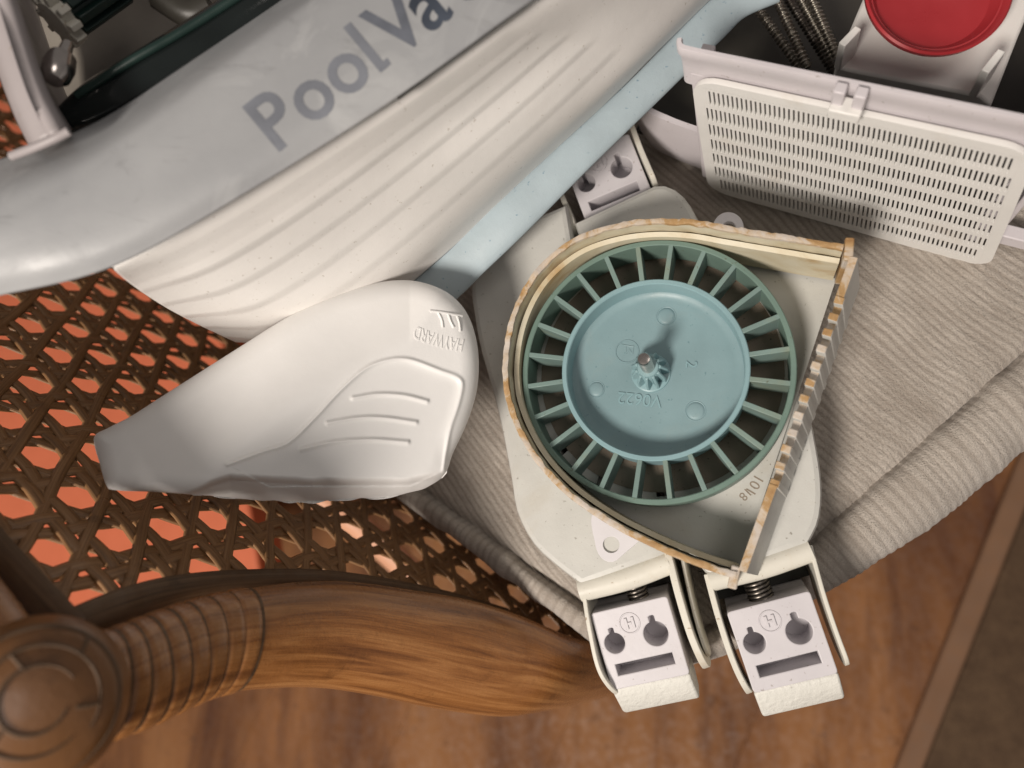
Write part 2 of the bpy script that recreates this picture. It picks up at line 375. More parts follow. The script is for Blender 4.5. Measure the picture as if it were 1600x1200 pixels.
def text_mesh(s, size=1.0, ext=0.0, align='LEFT', bold=0.0):
    cu = bpy.data.curves.new('t', 'FONT'); cu.body = s; cu.size = size; cu.extrude = ext; cu.align_x = align; cu.resolution_u = 4; cu.offset = bold
    t = bpy.data.objects.new('t', cu); C.objects.link(t)
    dg = bpy.context.evaluated_depsgraph_get(); dg.update()
    me = bpy.data.meshes.new_from_object(t.evaluated_get(dg))
    co = np.empty(len(me.vertices) * 3); me.vertices.foreach_get('co', co)
    fs = [tuple(p.vertices) for p in me.polygons]
    bpy.data.objects.remove(t); bpy.data.curves.remove(cu); bpy.data.meshes.remove(me)
    return co.reshape(-1, 3), fs
def bvh_of(o):
    me = o.data; l = root_loc(o) if o.parent is None else root_loc(o.parent)
    return BVHTree.FromPolygons([Vector(np.array(v.co) / S + l) for v in me.vertices], [tuple(p.vertices) for p in me.polygons])
def drop(bvh, px, py, lift):
    r = ray(px, py); h = bvh.ray_cast(Vector(CAM), Vector(r).normalized())
    if h[0] is None: return None
    return np.array(h[0]) - lift * r / np.linalg.norm(r)

# ================================================================== THE SETTING
FZ = -46.0
gdir = PZ(1410, 1200, FZ) - PZ(1600, 720, FZ); gdir /= np.linalg.norm(gdir)          # board direction
gper = np.array([gdir[1], -gdir[0], 0.0])
if gper[0] < 0: gper = -gper
edge0 = PZ(1500, 970, FZ)
floor = bpy.data.objects.new('floor', None); C.objects.link(floor); floor['kind'] = 'structure'; floor.location = Vector(np.array([0, 0, FZ - 2.2]) * S)
sub = np.array([[-220, -200], [200, -200], [200, 200], [-220, 200]], float)
prism('subfloor', sub, FZ - 2.2, FZ - 0.6, 'dark', floor)
for k in range(-11, 8):
    a = edge0 + gper * (k * 15.0 + 3.0); st = random.uniform(-8, 8)
    for j in range(3):
        s0 = -290 + st + j * 195; s1 = s0 + 194.9
        q = [a + gper * 0.01 + gdir * s0, a + gper * 14.99 + gdir * s0, a + gper * 14.99 + gdir * s1, a + gper * 0.01 + gdir * s1]
        if np.hypot(*(q[0][:2] + q[2][:2]) / 2) > 260: continue
        o = prism('plank', np.array(q)[:, :2], FZ - 0.6, FZ, PLANKS[(k * 7 + j * 3) % 3], floor, 0.03, 1)
rug = empty('rug', edge0 + gper * 25, 'flat brown rug with a pale edge on the wooden floor', 'rug')
q = [edge0 + gper * 1.3 - gdir * 60, edge0 + gper * 60 - gdir * 60, edge0 + gper * 60 + gdir * 60, edge0 + gper * 1.3 + gdir * 60]
prism('pile', np.array(q)[:, :2], FZ + 0.01, FZ + 0.8, 'rug', rug, 0.2)
q = [edge0 - gper * 0.6 - gdir * 60, edge0 + gper * 1.28 - gdir * 60, edge0 + gper * 1.28 + gdir * 60, edge0 - gper * 0.6 + gdir * 60]
prism('binding', np.array(q)[:, :2], FZ + 0.01, FZ + 0.9, 'rugedge', rug, 0.3)
OZ = -22.0
q = pxz([(330, 380), (345, 520), (375, 700), (415, 960), (-500, 1150), (-700, 300), (-300, -200), (200, -200)], OZ)
o = prism('orange_bench', q, OZ - 4, OZ, 'orange', None, 0.3)
tag(o, 'flat bright orange surface seen through the holes of the cane panel', 'bench')

# ================================================================== THE ARMCHAIR: cane side, carved wooden post
KS = 1.62; KC = KS * 1.206; KQ = KS / 1.5
r1 = np.array([0.41659474, 0.01546395, 0.9669217]); r2 = np.array([-0.31343195, -0.59196569, 1.37755997]); t0 = np.array([-8.6005, 0.01002, 15.53816])
cs = r1 * KC; ct = (r2 - r1) * KC; co_ = t0 * KC
PITCH = np.linalg.norm(cs)
us = cs / np.linalg.norm(cs); ut = ct - us * ct.dot(us); ut /= np.linalg.norm(ut)
un = np.cross(us, ut); un = un if un[2] < 0 else -un          # towards the camera
c_const = un.dot(co_)
def cane_D(px, py):
    d = np.array([(px - CX) / F, (py - CY) / F, 1.0]); return c_const / un.dot(d)
BT0, BR = 26.0, 13.0
def cane_pt(s, t, h):
    """point on the cane sheet, s down the panel, t along it; it curls inward past BT0"""
    s = np.asarray(s, float); t = np.asarray(t, float); h = np.asarray(h, float)
    tb = np.minimum(t, BT0); ang = np.clip((t - BT0) / BR, 0, 1.3)
    tt = tb + BR * np.sin(ang) + np.maximum(t - BT0 - BR * 1.3, 0) * math.cos(1.3)
    hh = BR * (1 - np.cos(ang)) + np.maximum(t - BT0 - BR * 1.3, 0) * math.sin(1.3) + h * 1.0
    v = co_ + s[..., None] * us + tt[..., None] * ut + hh[..., None] * un
    return CAM + v @ W.T
def cane_st(px, py):
    d = np.array([(px - CX) / F, (py - CY) / F, 1.0]) * cane_D(px, py) - co_
    return d.dot(us), d.dot(ut)
chair = empty('armchair', np.array([-20, -14, FZ]), 'carved wooden armchair with woven cane side panel under the pool cleaner parts', 'armchair')
# front post centre line: px, py, half width px, depth
post_px = [(40, 1102, 96, 0), (110, 1088, 90, 0), (200, 1060, 86, 0), (330, 1010, 80, 0), (430, 993, 83, 0), (520, 991, 85, 0), (610, 1003, 86, 0), (700, 1020, 88, 0), (780, 1038, 82, 0), (840, 1050, 70, 0), (890, 1053, 60, 1.5), (935, 1050, 50, 4), (965, 1046, 44, 6), (1000, 1042, 36, 9)]
pp = []
for x, y, w, e in post_px:
    D = max(cane_D(x, y), 16.6 * KQ) + e; pp.append(np.r_[P(x, y, D), w * D / F])
pp = cat_rom(pp, 150)
fwd = W @ np.array([0, 0, 1.0])
o = tube('front_post', pp[:, :3], pp[:, 3], 'rail', chair, 40, True, pp[:, 3] * 0.62, np.broadcast_to(fwd, (150, 3)))
# panel region for the strands in (s,t)
line = [cane_st(x, y) for x, y in [(110, 985), (200, 950), (280, 935), (390, 915), (500, 912), (600, 922), (700, 940), (790, 965), (900, 1000), (1000, 1040)]]
tl0 = cane_st(0, 868); tl1 = cane_st(-200, 650); s_top = min(tl0[0], tl1[0])
reg = line + [(line[-1][0] + 8, line[-1][1]), (line[-1][0] + 8, 60), (tl1[0], 60), tl1, tl0]
reg = np.array(reg)
def strand(fn, lo, hi, wdt, hfun, n):
    a = np.linspace(lo, hi, n); st = np.array([fn(x) for x in a]); ok = inside(st, reg)
    i = 0
    while i < n:
        if not ok[i]: i += 1; continue
        j = i
        while j + 1 < n and ok[j + 1]: j += 1
        if j - i > 8:
            i0 = max(i - 1, 0); j0 = min(j + 1, n - 1); q = st[i0:j0 + 1]; tan = np.gradient(q, axis=0); tan /= np.linalg.norm(tan, axis=1)[:, None]
            nor = np.stack([-tan[:, 1], tan[:, 0]], 1); wob = (vnoise(a[i0:j0 + 1] * 0.45 + random.random() * 99, 5) - 0.5) * 0.16
            q = q + nor * wob[:, None]
            h = hfun(q); V = []
            for dx, dz in ((-0.5, -0.02), (-0.28, 0.045), (0.28, 0.045), (0.5, -0.02), (0.3, -0.05), (-0.3, -0.05)):
                V.append(cane_pt(q[:, 0] + nor[:, 0] * dx * wdt, q[:, 1] + nor[:, 1] * dx * wdt, h + dz))
            m = len(q); V = np.stack(V, 1).reshape(-1, 3)
            uv = np.stack([np.repeat(a[i0:j0 + 1] * 0.2 + random.random() * 9, 6), np.tile([0.0, 0.2, 0.5, 0.7, 0.5, 0.2], m)], 1)
            o = obj('cane_strand', V, grid_faces(m, 6, False, True), 'cane', chair, True, uv=uv)
        i = j + 1
p_ = PITCH; amp = 0.05
wv = lambda q, ph: amp * np.sin(math.pi * (q / (p_ * 0.5)) + ph)
smin, smax, tmin, tmax = reg[:, 0].min(), reg[:, 0].max(), reg[:, 1].min(), reg[:, 1].max()
for k in range(int(smin / p_) - 1, int(smax / p_) + 2):          # strands along t
    for e in (-0.13, 0.13):
        c0 = (k + 0.5 + e) * p_
        strand(lambda x, c0=c0: (c0, x), tmin, tmax, 0.47 * KQ, lambda q, e=e: 0.02 + wv(q[:, 1], 0 if e < 0 else math.pi), 190)
for k in range(int(tmin / p_) - 1, int(tmax / p_) + 2):
    for e in (-0.13, 0.13):
        c0 = (k + 0.5 + e) * p_
        strand(lambda x, c0=c0: (x, c0), smin, smax, 0.47 * KQ, lambda q, e=e: -0.02 + wv(q[:, 0], math.pi if e < 0 else 0), 130)
for sg in (1, -1):
    for k in range(-60, 60):
        c0 = (k + 0.0) * p_ * 1.0 + 0.5 * p_
        if sg == 1: fn = lambda x, c0=c0: (x, x + c0 - 0.0)
        else: fn = lambda x, c0=c0: (x, -x + c0)
        strand(fn, smin, smax, 0.37 * KQ, lambda q, sg=sg: 0.045 * sg + 0.05 * np.sin(math.pi * q[:, 0] / p_ + 0.8), 130)
# dark spline strip between cane and post, and the arm's top rail
q = [(60, 1015, 26), (110, 980, 27), (200, 945, 29), (290, 920, 24), (390, 908, 19), (500, 906, 16), (600, 916, 13), (700, 936, 12), (790, 960, 10)]
q = cat_rom([np.r_[P(x, y, max(cane_D(x, y), 16.6 * KQ) - 0.5 * KQ), w * cane_D(x, y) / F] for x, y, w in q], 70)
tube('spline_strip', q[:, :3], q[:, 3], 'spline', chair, 14, True, 0.26, np.broadcast_to(fwd, (70, 3)))
q = [(-8, 1048), (-50, 990), (-100, 927), (-190, 822), (-430, 572), (-800, 150)]
q = cat_rom([np.r_[P(x, y, cane_D(x, y) - 0.3), 84 * cane_D(x, y) / F] for x, y in q], 80)
tube('top_rail', q[:, :3], q[:, 3], 'rail', chair, 32, True, 0.9, np.broadcast_to(fwd, (80, 3)))
q = [(112, 998), (54, 938), (-6, 874), (-76, 796), (-206, 656)]
q = cat_rom([np.r_[P(x, y, cane_D(x, y) - 0.6), 38 * cane_D(x, y) / F] for x, y in q], 60)
tube('spline_strip', q[:, :3], q[:, 3], 'spline', chair, 14, True, 0.24, np.broadcast_to(fwd, (60, 3)))
# carved bands round the post
ppx = []
for v in pp[:, :3]:
    c_ = W.T @ (v - CAM); ppx.append(CX + F * c_[0] / c_[2])
ppx = np.array(ppx)
for x0_ in (138, 170, 202, 233, 263, 292, 320, 346):
    seg = np.stack([np.interp(np.linspace(x0_, x0_ + 27, 9), ppx, pp[:, j]) for j in range(4)], 1)
    w = seg[:, 3] * np.array([1.0, 1.038, 1.048, 1.05, 1.05, 1.05, 1.048, 1.038, 1.0])
    sg2 = np.stack([np.interp(np.linspace(x0_ + 25, x0_ + 31, 3), ppx, pp[:, j]) for j in range(4)], 1); tube('carved_groove', sg2[:, :3], sg2[:, 3] * 1.012, 'spline', chair, 40, False, sg2[:, 3] * 0.63, np.broadcast_to(fwd, (3, 3)))
    tube('carved_band', seg[:, :3], w, 'rail', chair, 40, True, w * 0.63, np.broadcast_to(fwd, (9, 3)))
# scroll end: knob, ring of carved lobes, outer ring
sc = P(56, 1098, 16.6 * KQ - 1.5); sax = CAM - sc; sax /= np.linalg.norm(sax)
q_ = KQ * 0.88
dome = lambda r: 0.55 * (1 - (r / 1.98) ** 2.2) - 0.55 * max(0, (r - 1.5) / 0.48) ** 2
scroll = lathe('scroll_end', sc, [(1.98 * q_, -2.2 * q_), (1.99 * q_, -0.9 * q_)] + [(r * q_, dome(r) * q_) for r in np.linspace(1.96, 0, 24)], 'carve', chair, 72, sax)
a1 = np.cross(sax, [0, 0, 1.0]); a1 /= np.linalg.norm(a1); a2 = np.cross(sax, a1)
def on_dome(r, t): return sc + q_ * (r * (math.cos(t) * a1 + math.sin(t) * a2) + (dome(r) + 0.01) * sax)
# spiral of wrapped bands ending in the rounded tip
for k, (r0, r1_, ta, tb) in enumerate(((1.72, 1.55, 0.2, 5.6), (1.28, 1.1, 0.9, 6.9), (0.82, 0.62, 2.0, 7.4))):
    tt = np.linspace(ta, tb, 60); rr = np.linspace(r0, r1_, 60)
    tube('carved_groove', np.array([on_dome(r, t) for r, t in zip(rr, tt)]), 0.055 * q_ * np.sin(np.linspace(0.15, math.pi - 0.15, 60)) ** 0.5, 'spline', scroll, 8)
for r0, r1_, t in ((0.8, 1.2, 1.2), (0.75, 1.18, 3.4), (0.72, 1.15, 5.3), (1.2, 1.62, 2.3), (1.2, 1.6, 4.5)):
    tube('carved_groove', np.array([on_dome(r, t + 0.25 * (r - r0)) for r in np.linspace(r0, r1_, 12)]), 0.05 * q_, 'spline', scroll, 8)
# pale peach bar low behind the cane
tube('peach_bar', np.array([P(480, 762, 56), P(560, 820, 56), P(665, 915, 56)]), 1.0, 'peach', chair, 12)

# ================================================================== THE CUSHION
e2 = [PZ(712, 808, 0)[:2], PZ(920, 958, 0)[:2]]; e1 = [PZ(1270, 850, 0)[:2], PZ(1600, 556, 0)[:2]]
def isect(a, b, c, d):
    A = np.array([b - a, -(d - c)]).T; t = np.linalg.solve(A, c - a); return a + t[0] * (b - a)
K = isect(e2[0], e2[1], e1[0], e1[1])
d2 = e2[0] - e2[1]; d2 /= np.linalg.norm(d2); d1 = e1[1] - e1[0]; d1 /= np.linalg.norm(d1)
RC = 4.2
half = math.acos(np.clip(d1 @ d2, -1, 1)) / 2; tl = RC / math.tan(half)
pa, pb = K + d2 * tl, K + d1 * tl
nb = d1 + d2; nb /= np.linalg.norm(nb); cc = K + nb * (RC / math.sin(half))
a0 = math.atan2(*(pa - cc)[::-1]); a1_ = math.atan2(*(pb - cc)[::-1])
while a1_ < a0: a1_ += 2 * math.pi
if a1_ - a0 > math.pi: a1_ -= 2 * math.pi
arc = [cc + RC * np.array([math.cos(t), math.sin(t)]) for t in np.linspace(a0, a1_, 40)]
L2 = float(np.linalg.norm(PZ(430, 604, 0)[:2] - pa)); L1 = 36.0
path = np.array([pa + d2 * L2] + arc + [pb + d1 * L1])
path = poly_res(path, 1500)
tan = np.gradient(path, axis=0); tan /= np.linalg.norm(tan, axis=1)[:, None]
for _ in range(1): tan = (np.roll(tan, 1, 0) + tan + np.roll(tan, -1, 0)); tan[0] = tan[1]; tan[-1] = tan[-2]; tan /= np.linalg.norm(tan, axis=1)[:, None]
out = np.stack([tan[:, 1], -tan[:, 0]], 1)
if (path[750] + out[750] - cc) @ (path[750] - cc) < RC * RC: out = -out
cush = empty('seat_cushion', np.array([*cc, -9.0]), 'beige ribbed chenille seat cushion lying under the pool cleaner parts', 'cushion')
# top sheet
G1 = 800; G2 = 230
aa = np.linspace(-30, 46, G1); bb = np.linspace(-2, 46, G2)
n1 = np.array([-d1[1], d1[0]]); n1 = n1 if n1 @ (d2) > 0 else -n1
A_, B_ = np.meshgrid(aa, bb, indexing='ij')
XY = K + A_[..., None] * d1 + B_[..., None] * n1
cx_ = A_ + 0.35 * np.sin(B_ * 0.35) + 0.25 * (vnoise2(A_ * 0.6 + 40, B_ * 0.5 + 40, 3) - 0.5)
rib = 0.5 + 0.5 * np.sin(2 * np.pi * (cx_ / 0.27 + 0.55 * vnoise(cx_ * 0.9 + 200, 9)))
rib *= 0.30 + 0.9 * vnoise2(A_ * 3.4 + 300, B_ * 0.55 + 100, 4)
rib = np.clip(rib, 0, 1)
Zt = rib * 0.065 - 0.10 + 0.05 * vnoise2(A_ * 8 + 90, B_ * 3 + 90, 8)
dpath = seg_dist(XY.reshape(-1, 2), poly_res(path, 160)).reshape(XY.shape[:2])
ins = inside(XY.reshape(-1, 2), np.vstack([poly_res(path, 200), path[-1] + n1 * 60 + d1 * 5, path[0] + n1 * 40 + d1 * 11, path[0] + d1 * 11])).reshape(XY.shape[:2])
Zt -= 0.4 * np.exp(-(dpath / 0.28) ** 2) ; Zt += 0.0
Vt = np.concatenate([XY, Zt[..., None]], -1).reshape(-1, 3)
idx = np.arange(G1 * G2).reshape(G1, G2)
qd = np.stack([idx[:-1, :-1], idx[1:, :-1], idx[1:, 1:], idx[:-1, 1:]], -1).reshape(-1, 4)
keep = ins.reshape(-1)[qd].all(1)
qd = qd[keep]; used, inv = np.unique(qd, return_inverse=True)
if np.cross(d1, n1) < 0: inv = inv.reshape(-1, 4)[:, ::-1]
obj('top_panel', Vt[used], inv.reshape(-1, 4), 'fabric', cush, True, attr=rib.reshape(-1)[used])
# boxing band with its seam groove
prof = [(-0.25, -0.55), (-0.10, -0.42), (-0.02, -0.20), (0.05, 0.0), (0.25, 0.12), (0.55, 0.20), (0.9, 0.18), (1.3, 0.06), (1.7, -0.16), (2.1, -0.48), (2.4, -0.85), (2.62, -1.3), (2.75, -1.9), (2.78, -2.6), (2.7, -3.4), (2.5, -4.4), (2.2, -5.6), (1.8, -7.0), (0.5, -8.6), (-3, -9)]
prof = cat_rom(np.array(prof), 64)
wsc = np.interp(np.linspace(0, 1, 1500), [0, 0.40, 0.52, 1], [0.36, 0.42, 0.9, 1.12])   # narrower on the left edge
Lp = np.r_[0, np.cumsum(np.linalg.norm(np.diff(path, axis=0), axis=1))]
PL, PJ = np.meshgrid(Lp, np.arange(64), indexing='ij')
rb = 0.5 + 0.5 * np.sin(2 * np.pi * (PL / 0.36 + 1.3 * vnoise(PL * 0.9, 21) + 0.10 * np.sin(PJ * 0.16)))
rb = np.clip(rb * (0.1 + 1.3 * vnoise2(PL * 2.4 + 50, PJ * 0.16 + 10, 22)), 0, 1)
ramp_in = np.clip((PJ - 14) / 10.0, 0.25, 1)
dsp = 0.085 * (rb - 0.5) * ramp_in * np.clip(wsc[:, None], 0.4, 1) + 0.16 * (vnoise2(PL * 1.1, PJ * 0.12, 31) - 0.5)
pn = np.gradient(prof, axis=0); pn = np.stack([-pn[:, 1], pn[:, 0]], 1); pn /= np.linalg.norm(pn, axis=1)[:, None]; pn = -pn if pn[20][1] < 0 else pn
po = prof[None, :, 0] * wsc[:, None] + pn[None, :, 0] * dsp; pz = prof[None, :, 1] * np.interp(wsc, [0.36, 1.12], [0.75, 1.0])[:, None] + pn[None, :, 1] * dsp
XYb = path[:, None, :] + out[:, None, :] * po[..., None]
Vb = np.concatenate([XYb, pz[..., None]], -1).reshape(-1, 3)
fb = grid_faces(1500, 64)
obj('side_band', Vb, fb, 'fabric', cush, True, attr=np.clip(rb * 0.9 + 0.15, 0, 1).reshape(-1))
# lower side of the cushion keeps it closed; the chair seat rail is under it
prism('seat_frame', np.vstack([path[::60] - out[::60] * 2.2, path[-1] + n1 * 20, path[0] + d1 * 12]), -13, -8.8, 'spline', chair, 0.4)

# ================================================================== THE CHASSIS: two pods, broken turbine housing, foot pads
ch = empty('cleaner_chassis', PZ(1000, 620, 0), 'grey white cleaner underbody with rust stained broken housing and three foot pads', 'pool cleaner part')
ZP = 3.4; ZF = 3.62; ZW = 6.1
wells = [[(955, 405), (1000, 398), (1012, 430), (975, 440)], [(1052, 398), (1090, 410), (1075, 452), (1042, 440)], [(1110, 425), (1150, 455), (1130, 500), (1098, 470)],
         [(870, 690), (905, 668), (912, 682), (878, 712)], [(942, 722), (958, 716), (945, 770), (930, 765)], [(1022, 720), (1040, 720), (1046, 775), (1026, 776)]]
def plate_px(name, outline, holes, z, th, mat, parent, bev=0.02):
    return cutplate(name, [tuple(v) for v in pxz(outline, z)], [[tuple(v) for v in pxz(h, z)] for h in holes], th, (np.array([0, 0, z]), WFR[1], WFR[2], WFR[3]), mat, parent, bev)
L_out = cat_rom([(735, 452), (740, 420), (768, 378), (815, 348), (884, 318)], 16).tolist() + [(893, 372), (1046, 850), (1044, 866)] + cat_rom([(908, 915), (870, 886), (832, 850), (806, 800), (796, 742), (776, 640), (748, 540), (736, 470)], 26).tolist()
Rr_out = [(897, 347)] + cat_rom([(1022, 288), (1048, 290), (1078, 318), (1120, 400), (1200, 530), (1258, 630), (1277, 700), (1285, 765), (1280, 815), (1262, 852)], 40).tolist() + [(1108, 902), (1076, 864), (1062, 850), (908, 382)]
plate_px('left_pod', L_out, [wells[3]], ZP, 2.9, 'pod', ch, 0.22)
plate_px('right_pod', Rr_out, [wells[2]], ZP, 2.9, 'pod', ch, 0.22)
# rolled front lips of the pods
def lip(p0, p1, sag):
    q = np.array([PZ(*p0, ZP - 0.35), PZ((p0[0] + p1[0]) / 2 + sag[0], (p0[1] + p1[1]) / 2 + sag[1], ZP - 0.35), PZ(*p1, ZP - 0.35)])
    tube('front_lip', cat_rom(q, 24), 0.42, 'lip', ch, 16, True, 0.38, np.broadcast_to([0, 0, 1.0], (24, 3)))
lip((906, 922), (1046, 878), (4, 3)); lip((1108, 905), (1266, 858), (4, 3))
# housing floor (z just above the pods) with its openings
wall_px = [(1150, 900), (1090, 880), (1030, 855), (955, 817), (885, 768), (832, 708), (799, 640), (789, 580), (796, 515), (817, 458), (850, 412), (900, 374), (960, 353), (1020, 345), (1080, 347), (1140, 357), (1220, 370), (1318, 386)]
fl = [(1150, 890), (1090, 872), (1030, 847), (955, 809), (890, 762), (840, 704), (808, 640), (798, 580), (805, 515), (826, 462), (858, 418), (905, 382), (960, 361), (1020, 353), (1080, 355), (1140, 365), (1220, 378), (1322, 395), (1160, 885)]
def top_to(z, pts): return [tuple(v) for v in pxz(pts, ZW)]      # outline given at the wall's top edge
cutplate('housing_floor', top_to(0, fl), [[tuple(v) for v in pxz(h, ZF)] for h in wells], 0.2, (np.array([0, 0, ZF]), *WFR[1:]), 'pod', ch, 0.015)
lathe('shaded_floor', np.array([PZ(1028, 581, ZF)[0], PZ(1028, 581, ZF)[1], 0]), [(4.3, ZF + 0.0), (4.3, ZF + 0.03), (3.0, ZF + 0.03)], 'shadebrown', ch, 64)  # brown disc whose colour stands in for the shade below the vanes
# volute wall
wp = pxz(cat_rom(wall_px, 220), ZW)
tn = np.gradient(wp, axis=0); tn /= np.linalg.norm(tn, axis=1)[:, None]; nr = np.stack([tn[:, 1], -tn[:, 0]], 1)
cen = PZ(1028, 581, ZW)[:2]
if ((cen - wp[100]) @ nr[100]) < 0: nr = -nr
sarc = np.linspace(0, 60, 220)
thk = 0.21 + 0.04 * (vnoise(sarc * 1.3, 41) - 0.5)
ztop = ZW + 0.10 * (vnoise(sarc * 2.1, 42) - 0.5) 
prof_w = [(0.0, 'b'), (0.0, 'm'), (0.05, 't'), (0.5, 't'), (0.95, 't'), (1.0, 'm'), (1.0, 'b')]
V = []
for fr_, k in prof_w:
    off = wp + nr * (thk * fr_ - 0.10 + 0.04 * (vnoise(sarc * 3 + fr_ * 50, 44) - 0.5) * (k == 't'))[:, None]
    z = np.full(220, ZF) if k == 'b' else (ztop - 0.10 if k == 'm' else ztop + (0.03 if fr_ == 0.5 else 0))
    V.append(np.c_[off, z])
V = np.stack(V, 1).reshape(-1, 3); fcs = grid_faces(220, 7) ; fm = [(1 if j % 6 in (1, 2, 3, 4) else (2 if j % 6 == 5 else 0)) for j in range(len(fcs))]
fcs += [tuple(range(7))[::-1], tuple(range(219 * 7, 220 * 7))]; fm += [1, 1]
obj('volute_wall', V, fcs, 'pod', ch, True, ['stain', 'ivory'], fm, angle=50)
# ledge inside the wall
V = np.stack([np.c_[wp + nr * o_, np.full(220, z)] for o_, z in ((0.18, ZF + 0.2), (0.18, ZW - 0.55), (0.34, ZW - 0.62), (0.34, ZF + 0.2))], 1).reshape(-1, 3)
sel = slice(0, 220)
obj('inner_liner', V, grid_faces(220, 4), 'ivory', ch, True, angle=40)
# louvred straight wall with broken teeth; leans inward
c0, c1 = PZ(1334, 402, ZW), PZ(1160, 893, ZW)
dl = c1 - c0; LL = np.linalg.norm(dl); dl /= LL; dn = np.array([-dl[1], dl[0], 0]); dn = dn if dn[0] > 0 else -dn     # outward
lean = np.array([0, 0, 1.0]) - dn * 0.17; 
fr_l = (c0 + (ZF - ZW) * lean, dl, dn, lean)
HT = ZW - ZF
n = 120; sx = np.linspace(0, LL, n)
zt = np.where(sx < LL * 0.13, HT, np.where(sx > LL * 0.73, HT, HT - 0.36)) + 0.05 * (vnoise(sx * 3, 51) - 0.5)
V = []
for i in range(n):
    for dy, top in ((0.12, 0), (0.12, 1), (-0.12, 1), (-0.12, 0)): V.append(fr_l[0] + sx[i] * dl + dy * dn + (zt[i] if top else 0) * lean)
fcs = grid_faces(n, 4); fm = [1 if j % 3 == 1 else 0 for j in range(len(fcs))]; fcs += [(0, 1, 2, 3)[::-1], tuple(range(4 * n - 4, 4 * n))]; fm += [1, 1]
louv = obj('louvre_wall', V, fcs, 'pod', ch, True, ['stain'], fm, angle=30)
nt = 12
for i in range(nt):
    s0 = LL * (0.14 + 0.585 * i / (nt - 1)) ; w = 0.25
    hh = HT + random.uniform(-0.08, 0.08); o_ = fr_l[0]
    cs_ = [(s0 - w / 2, -0.135), (s0 + w / 2, -0.135), (s0 + w / 2, 0.16), (s0 - w / 2, 0.16)]
    V = [o_ + x * dl + y * dn + 0.0 * lean for x, y in cs_] + [o_ + x * dl + y * dn + (hh + random.uniform(-.05, .05)) * lean for x, y in cs_]
    Fc = [(0, 1, 2, 3), (4, 7, 6, 5), (0, 4, 5, 1), (1, 5, 6, 2), (2, 6, 7, 3), (3, 7, 4, 0)]
    o = obj('louvre_tooth', V, [f[::-1] for f in Fc], 'pod', louv, True, ['stain'], [0, 1, 0, 0, 0, 0], angle=30); bevel(o, 0.035, 2)
# outer sill of the louvre wall and the small upstanding tabs at its ends
def tab_at(px, z0, z1, w, l, ang, mat):
    c = PZ(*px, z1); U = np.array([math.cos(ang), math.sin(ang), 0]); V_ = np.array([-U[1], U[0], 0])
    return box('broken_tab', (np.array([c[0], c[1], 0]), U, V_, np.array([0, 0, 1.0])), (-w / 2, -l / 2, z0), (w / 2, l / 2, z1), mat, ch, 0.05)
tab_at((1327, 388), ZF, ZW, 0.28, 0.75, -0.15, 'stain'); tab_at((1147, 902), ZF - 0.3, ZW - 0.05, 0.28, 0.7, -0.25, 'stain')
# thin hinge tabs
tr = cat_rom([(928, 800), (930, 850), (940, 872), (957, 878), (974, 866), (1012, 828), (990, 800)], 40, True).tolist()
plate_px('hinge_tab', tr, [circ(955, 851, 13, 24)], ZP + 0.09, 0.08, 'tab', ch, 0.01)
plate_px('hinge_tab', circ(1138, 355, 24, 36), [circ(1139, 357, 11, 24)], ZP + 0.25, 0.25, 'tab', ch, 0.03)
# moulded number beside the wheel
def flat_text(s, px, size, dirpx, z, mat, parent, name='moulded_number', ext=0.03, align='CENTER', lift=0.0):
    co, fs = text_mesh(s, size, ext, align); o0 = PZ(*px, z); d = PZ(px[0] + dirpx[0] * 40, px[1] + dirpx[1] * 40, z) - o0; d /= np.linalg.norm(d)
    u = np.array([-d[1], d[0], 0])
    V = o0 + co[:, :1] * d + co[:, 1:2] * u + (co[:, 2:3] + lift) * np.array([0, 0, 1.0])
    return obj(name, V, fs, mat, parent, True, angle=30)
flat_text('101', (1172, 754), 0.5, (-0.45, 0.75), ZF, 'shadebrown', ch, ext=0.008)
flat_text('18', (1160, 768), 0.42, (-0.6, 0.6), ZF, 'shadebrown', ch, ext=0.008)
